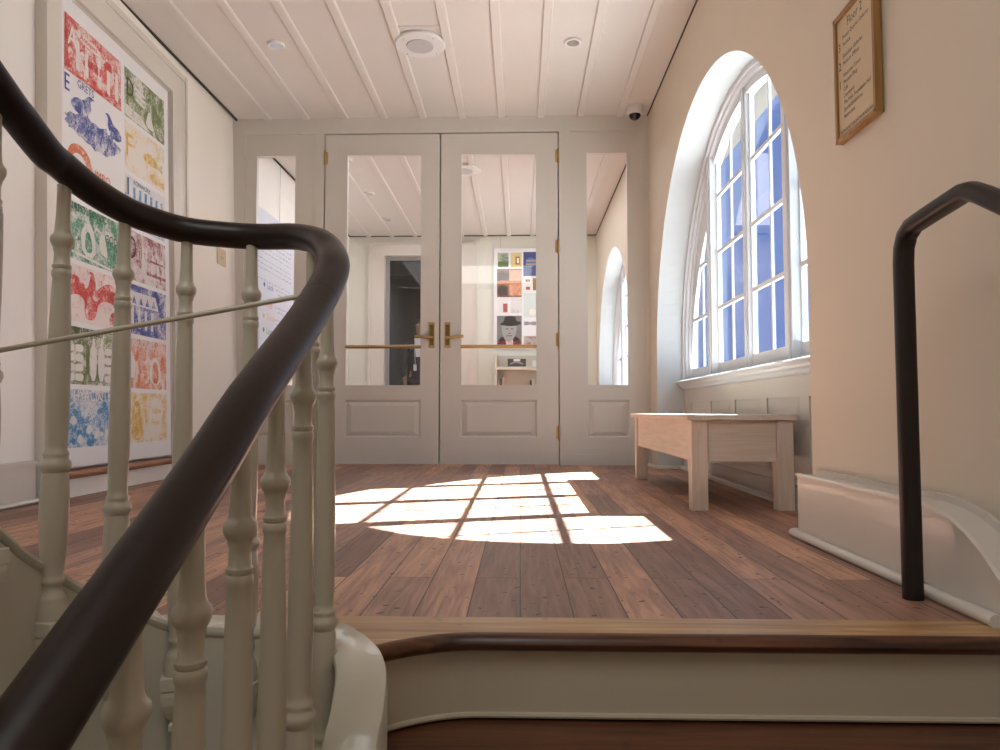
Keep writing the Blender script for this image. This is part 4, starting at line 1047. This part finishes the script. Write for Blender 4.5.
b = B(); b.lathe([(0, .125), (.045, .118), (.074, .095), (.088, .05), (.088, .0), (.08, -.02), (.0, -.02)], (0, .012, 1.70), 20); b.obj('hair', HAIR, pr)
for s in (-1, 1):
    b = B(); b.lathe([(0, -.012), (.010, -.007), (.012, 0), (.010, .007), (0, .012)], (s*.030, -.088, 1.685), 10); b.obj('eye', SHIRT, pr)
b = B(); b.hexa([(-.012,-.085,1.645), (.012,-.085,1.645), (.01,-.06,1.645), (-.01,-.06,1.645), (-.006,-.088,1.69), (.006,-.088,1.69), (.006,-.06,1.69), (-.006,-.06,1.69)]); 
b.hexa([(-.014,-.104,1.640), (.014,-.104,1.640), (.014,-.07,1.640), (-.014,-.07,1.640), (-.006,-.092,1.680), (.006,-.092,1.680), (.006,-.07,1.680), (-.006,-.07,1.680)]); b.obj('nose', SKIN, pr, .003)
b = B(); b.box(-.022, .022, -.088, -.075, 1.612, 1.620); b.obj('mouth', mat('lips', (.25, .09, .08), .5), pr, .002)
b = B(); b.sweep([(-.06,-.112,1.45), (-.06,-.128,1.30), (-.05,-.126,1.12)], circle(.004, 6)); b.box(-.075, -.03, -.135, -.128, 1.02, 1.11); b.obj('lanyard', SHIRT, pr)

# ------------------------------------------------------------------ hall behind the camera (encloses the stairs)
b = B(); b.box(-2.6, 1.36, -2.6, -2.5, -1.4, HZ+.06); struct(b.obj('wall_stair', WALL))
b = B(); b.box(-2.55, -.66, 1.40, 1.44, -1.4, -.0); b.box(-.30, 1.36, 1.476, 1.5, -1.4, -.06); struct(b.obj('wall_landing_edge', STRING))
# ascending flight: wedge treads left of the string
for k in range(4):
    b = B(); b.box(-2.30, -.885, .95-.28*k, 1.23-.28*k, .02+.175*k, .19+.175*k); struct(b.obj('stair_step', STRING))

# outdoors: eave over the windows and paving
b = B(); b.box(1.362, 1.86, -1, 13, 2.72, 2.86); struct(b.obj('outdoor_eave', EAVE))
b = B(); b.box(1.45, 30, -15, 30, -3.2, -3.0); struct(b.obj('outdoor_ground', STONE))

# ------------------------------------------------------------------ light
w = bpy.data.worlds.new('sky'); S.world = w; w.use_nodes = True
nt = w.node_tree; bg = nt.nodes['Background']
# blue where the windows look out; brighter sky added out of view as fill
tc = nt.nodes.new('ShaderNodeTexCoord'); sx = nt.nodes.new('ShaderNodeSeparateXYZ'); nt.links.new(tc.outputs['Generated'], sx.inputs[0])
mr = nt.nodes.new('ShaderNodeMapRange'); mr.interpolation_type = 'SMOOTHSTEP'
mr.inputs['From Min'].default_value = .45; mr.inputs['From Max'].default_value = .70; nt.links.new(sx.outputs['Y'], mr.inputs['Value'])
mc = nt.nodes.new('ShaderNodeMix'); mc.data_type = 'RGBA'
mc.inputs[6].default_value = (.62, .88, 1.2, 1); mc.inputs[7].default_value = (.09, .19, .50, 1)
nt.links.new(mr.outputs['Result'], mc.inputs[0]); nt.links.new(mc.outputs[2], bg.inputs['Color']); bg.inputs['Strength'].default_value = 1.0
def light(kind, name, loc, energy, color=(1, 1, 1), **k):
    d = bpy.data.lights.new(name, kind); d.energy = energy; d.color = color
    for a, v in k.items(): setattr(d, a, v)
    o = bpy.data.objects.new(name, d); COL.objects.link(o); o.location = loc; return o
s = light('SUN', 'sun', (6, 6, 8), 42, (.89, .965, .985), angle=.009)
s.rotation_euler = Vector((-1.04, -.35, -1)).to_track_quat('-Z', 'Y').to_euler()
def fill_light(name, loc, e, size, color=(1, .95, .88), sy=None):  # downward area light added for fill, no fixture modelled
    o = light('AREA', name, loc, e, color, size=size)
    if sy: o.data.shape = 'RECTANGLE'; o.data.size_y = sy
    return o
fill_light('hall_fill', (-.6, -.6, 2.8), 23, 1.6, (.96, .97, .96), 1.6)  # added fill from behind the camera, lifts the riser and left wall
fill_light('dark_room_fill', (-1.2, 11.2, 2.9), 5, .4, (1, .85, .7))  # unseen light added so the figure shows in the doorway
fill_light('room_fill', (-.6, 7.9, 2.84), 24, 2.6, (.97, .98, 1), 2.8)  # broad light added to brighten the room beyond; its downlights stay off
for cy_ in (ACY, 8.25):      # sampling portals in the window openings: they give off no light themselves
    o = light('AREA', 'window_portal', (1.40, cy_, 1.5), 1, (1, 1, 1), size=1.9); o.data.shape = 'RECTANGLE'; o.data.size_y = 3.0
    o.rotation_euler = (0, PI/2, 0); o.data.cycles.is_portal = True

# ------------------------------------------------------------------ camera
F = 722.
p = math.atan(37/F); yw = math.atan(20/F*math.cos(p))
f = Vector((-math.sin(yw)*math.cos(p), math.cos(yw)*math.cos(p), math.sin(p)))
cd = bpy.data.cameras.new('camera'); cam = bpy.data.objects.new('camera', cd); COL.objects.link(cam)
cam.location = (0, 0, .43); cam.rotation_euler = f.to_track_quat('-Z', 'Y').to_euler()
cd.sensor_width = 36; cd.lens = F*36/1000; cd.clip_start = .02
S.camera = cam
S.view_settings.view_transform = 'Standard'; S.view_settings.look = 'None'; S.view_settings.gamma = 1
S.view_settings.use_curve_mapping = False; S.view_settings.exposure = 0.6
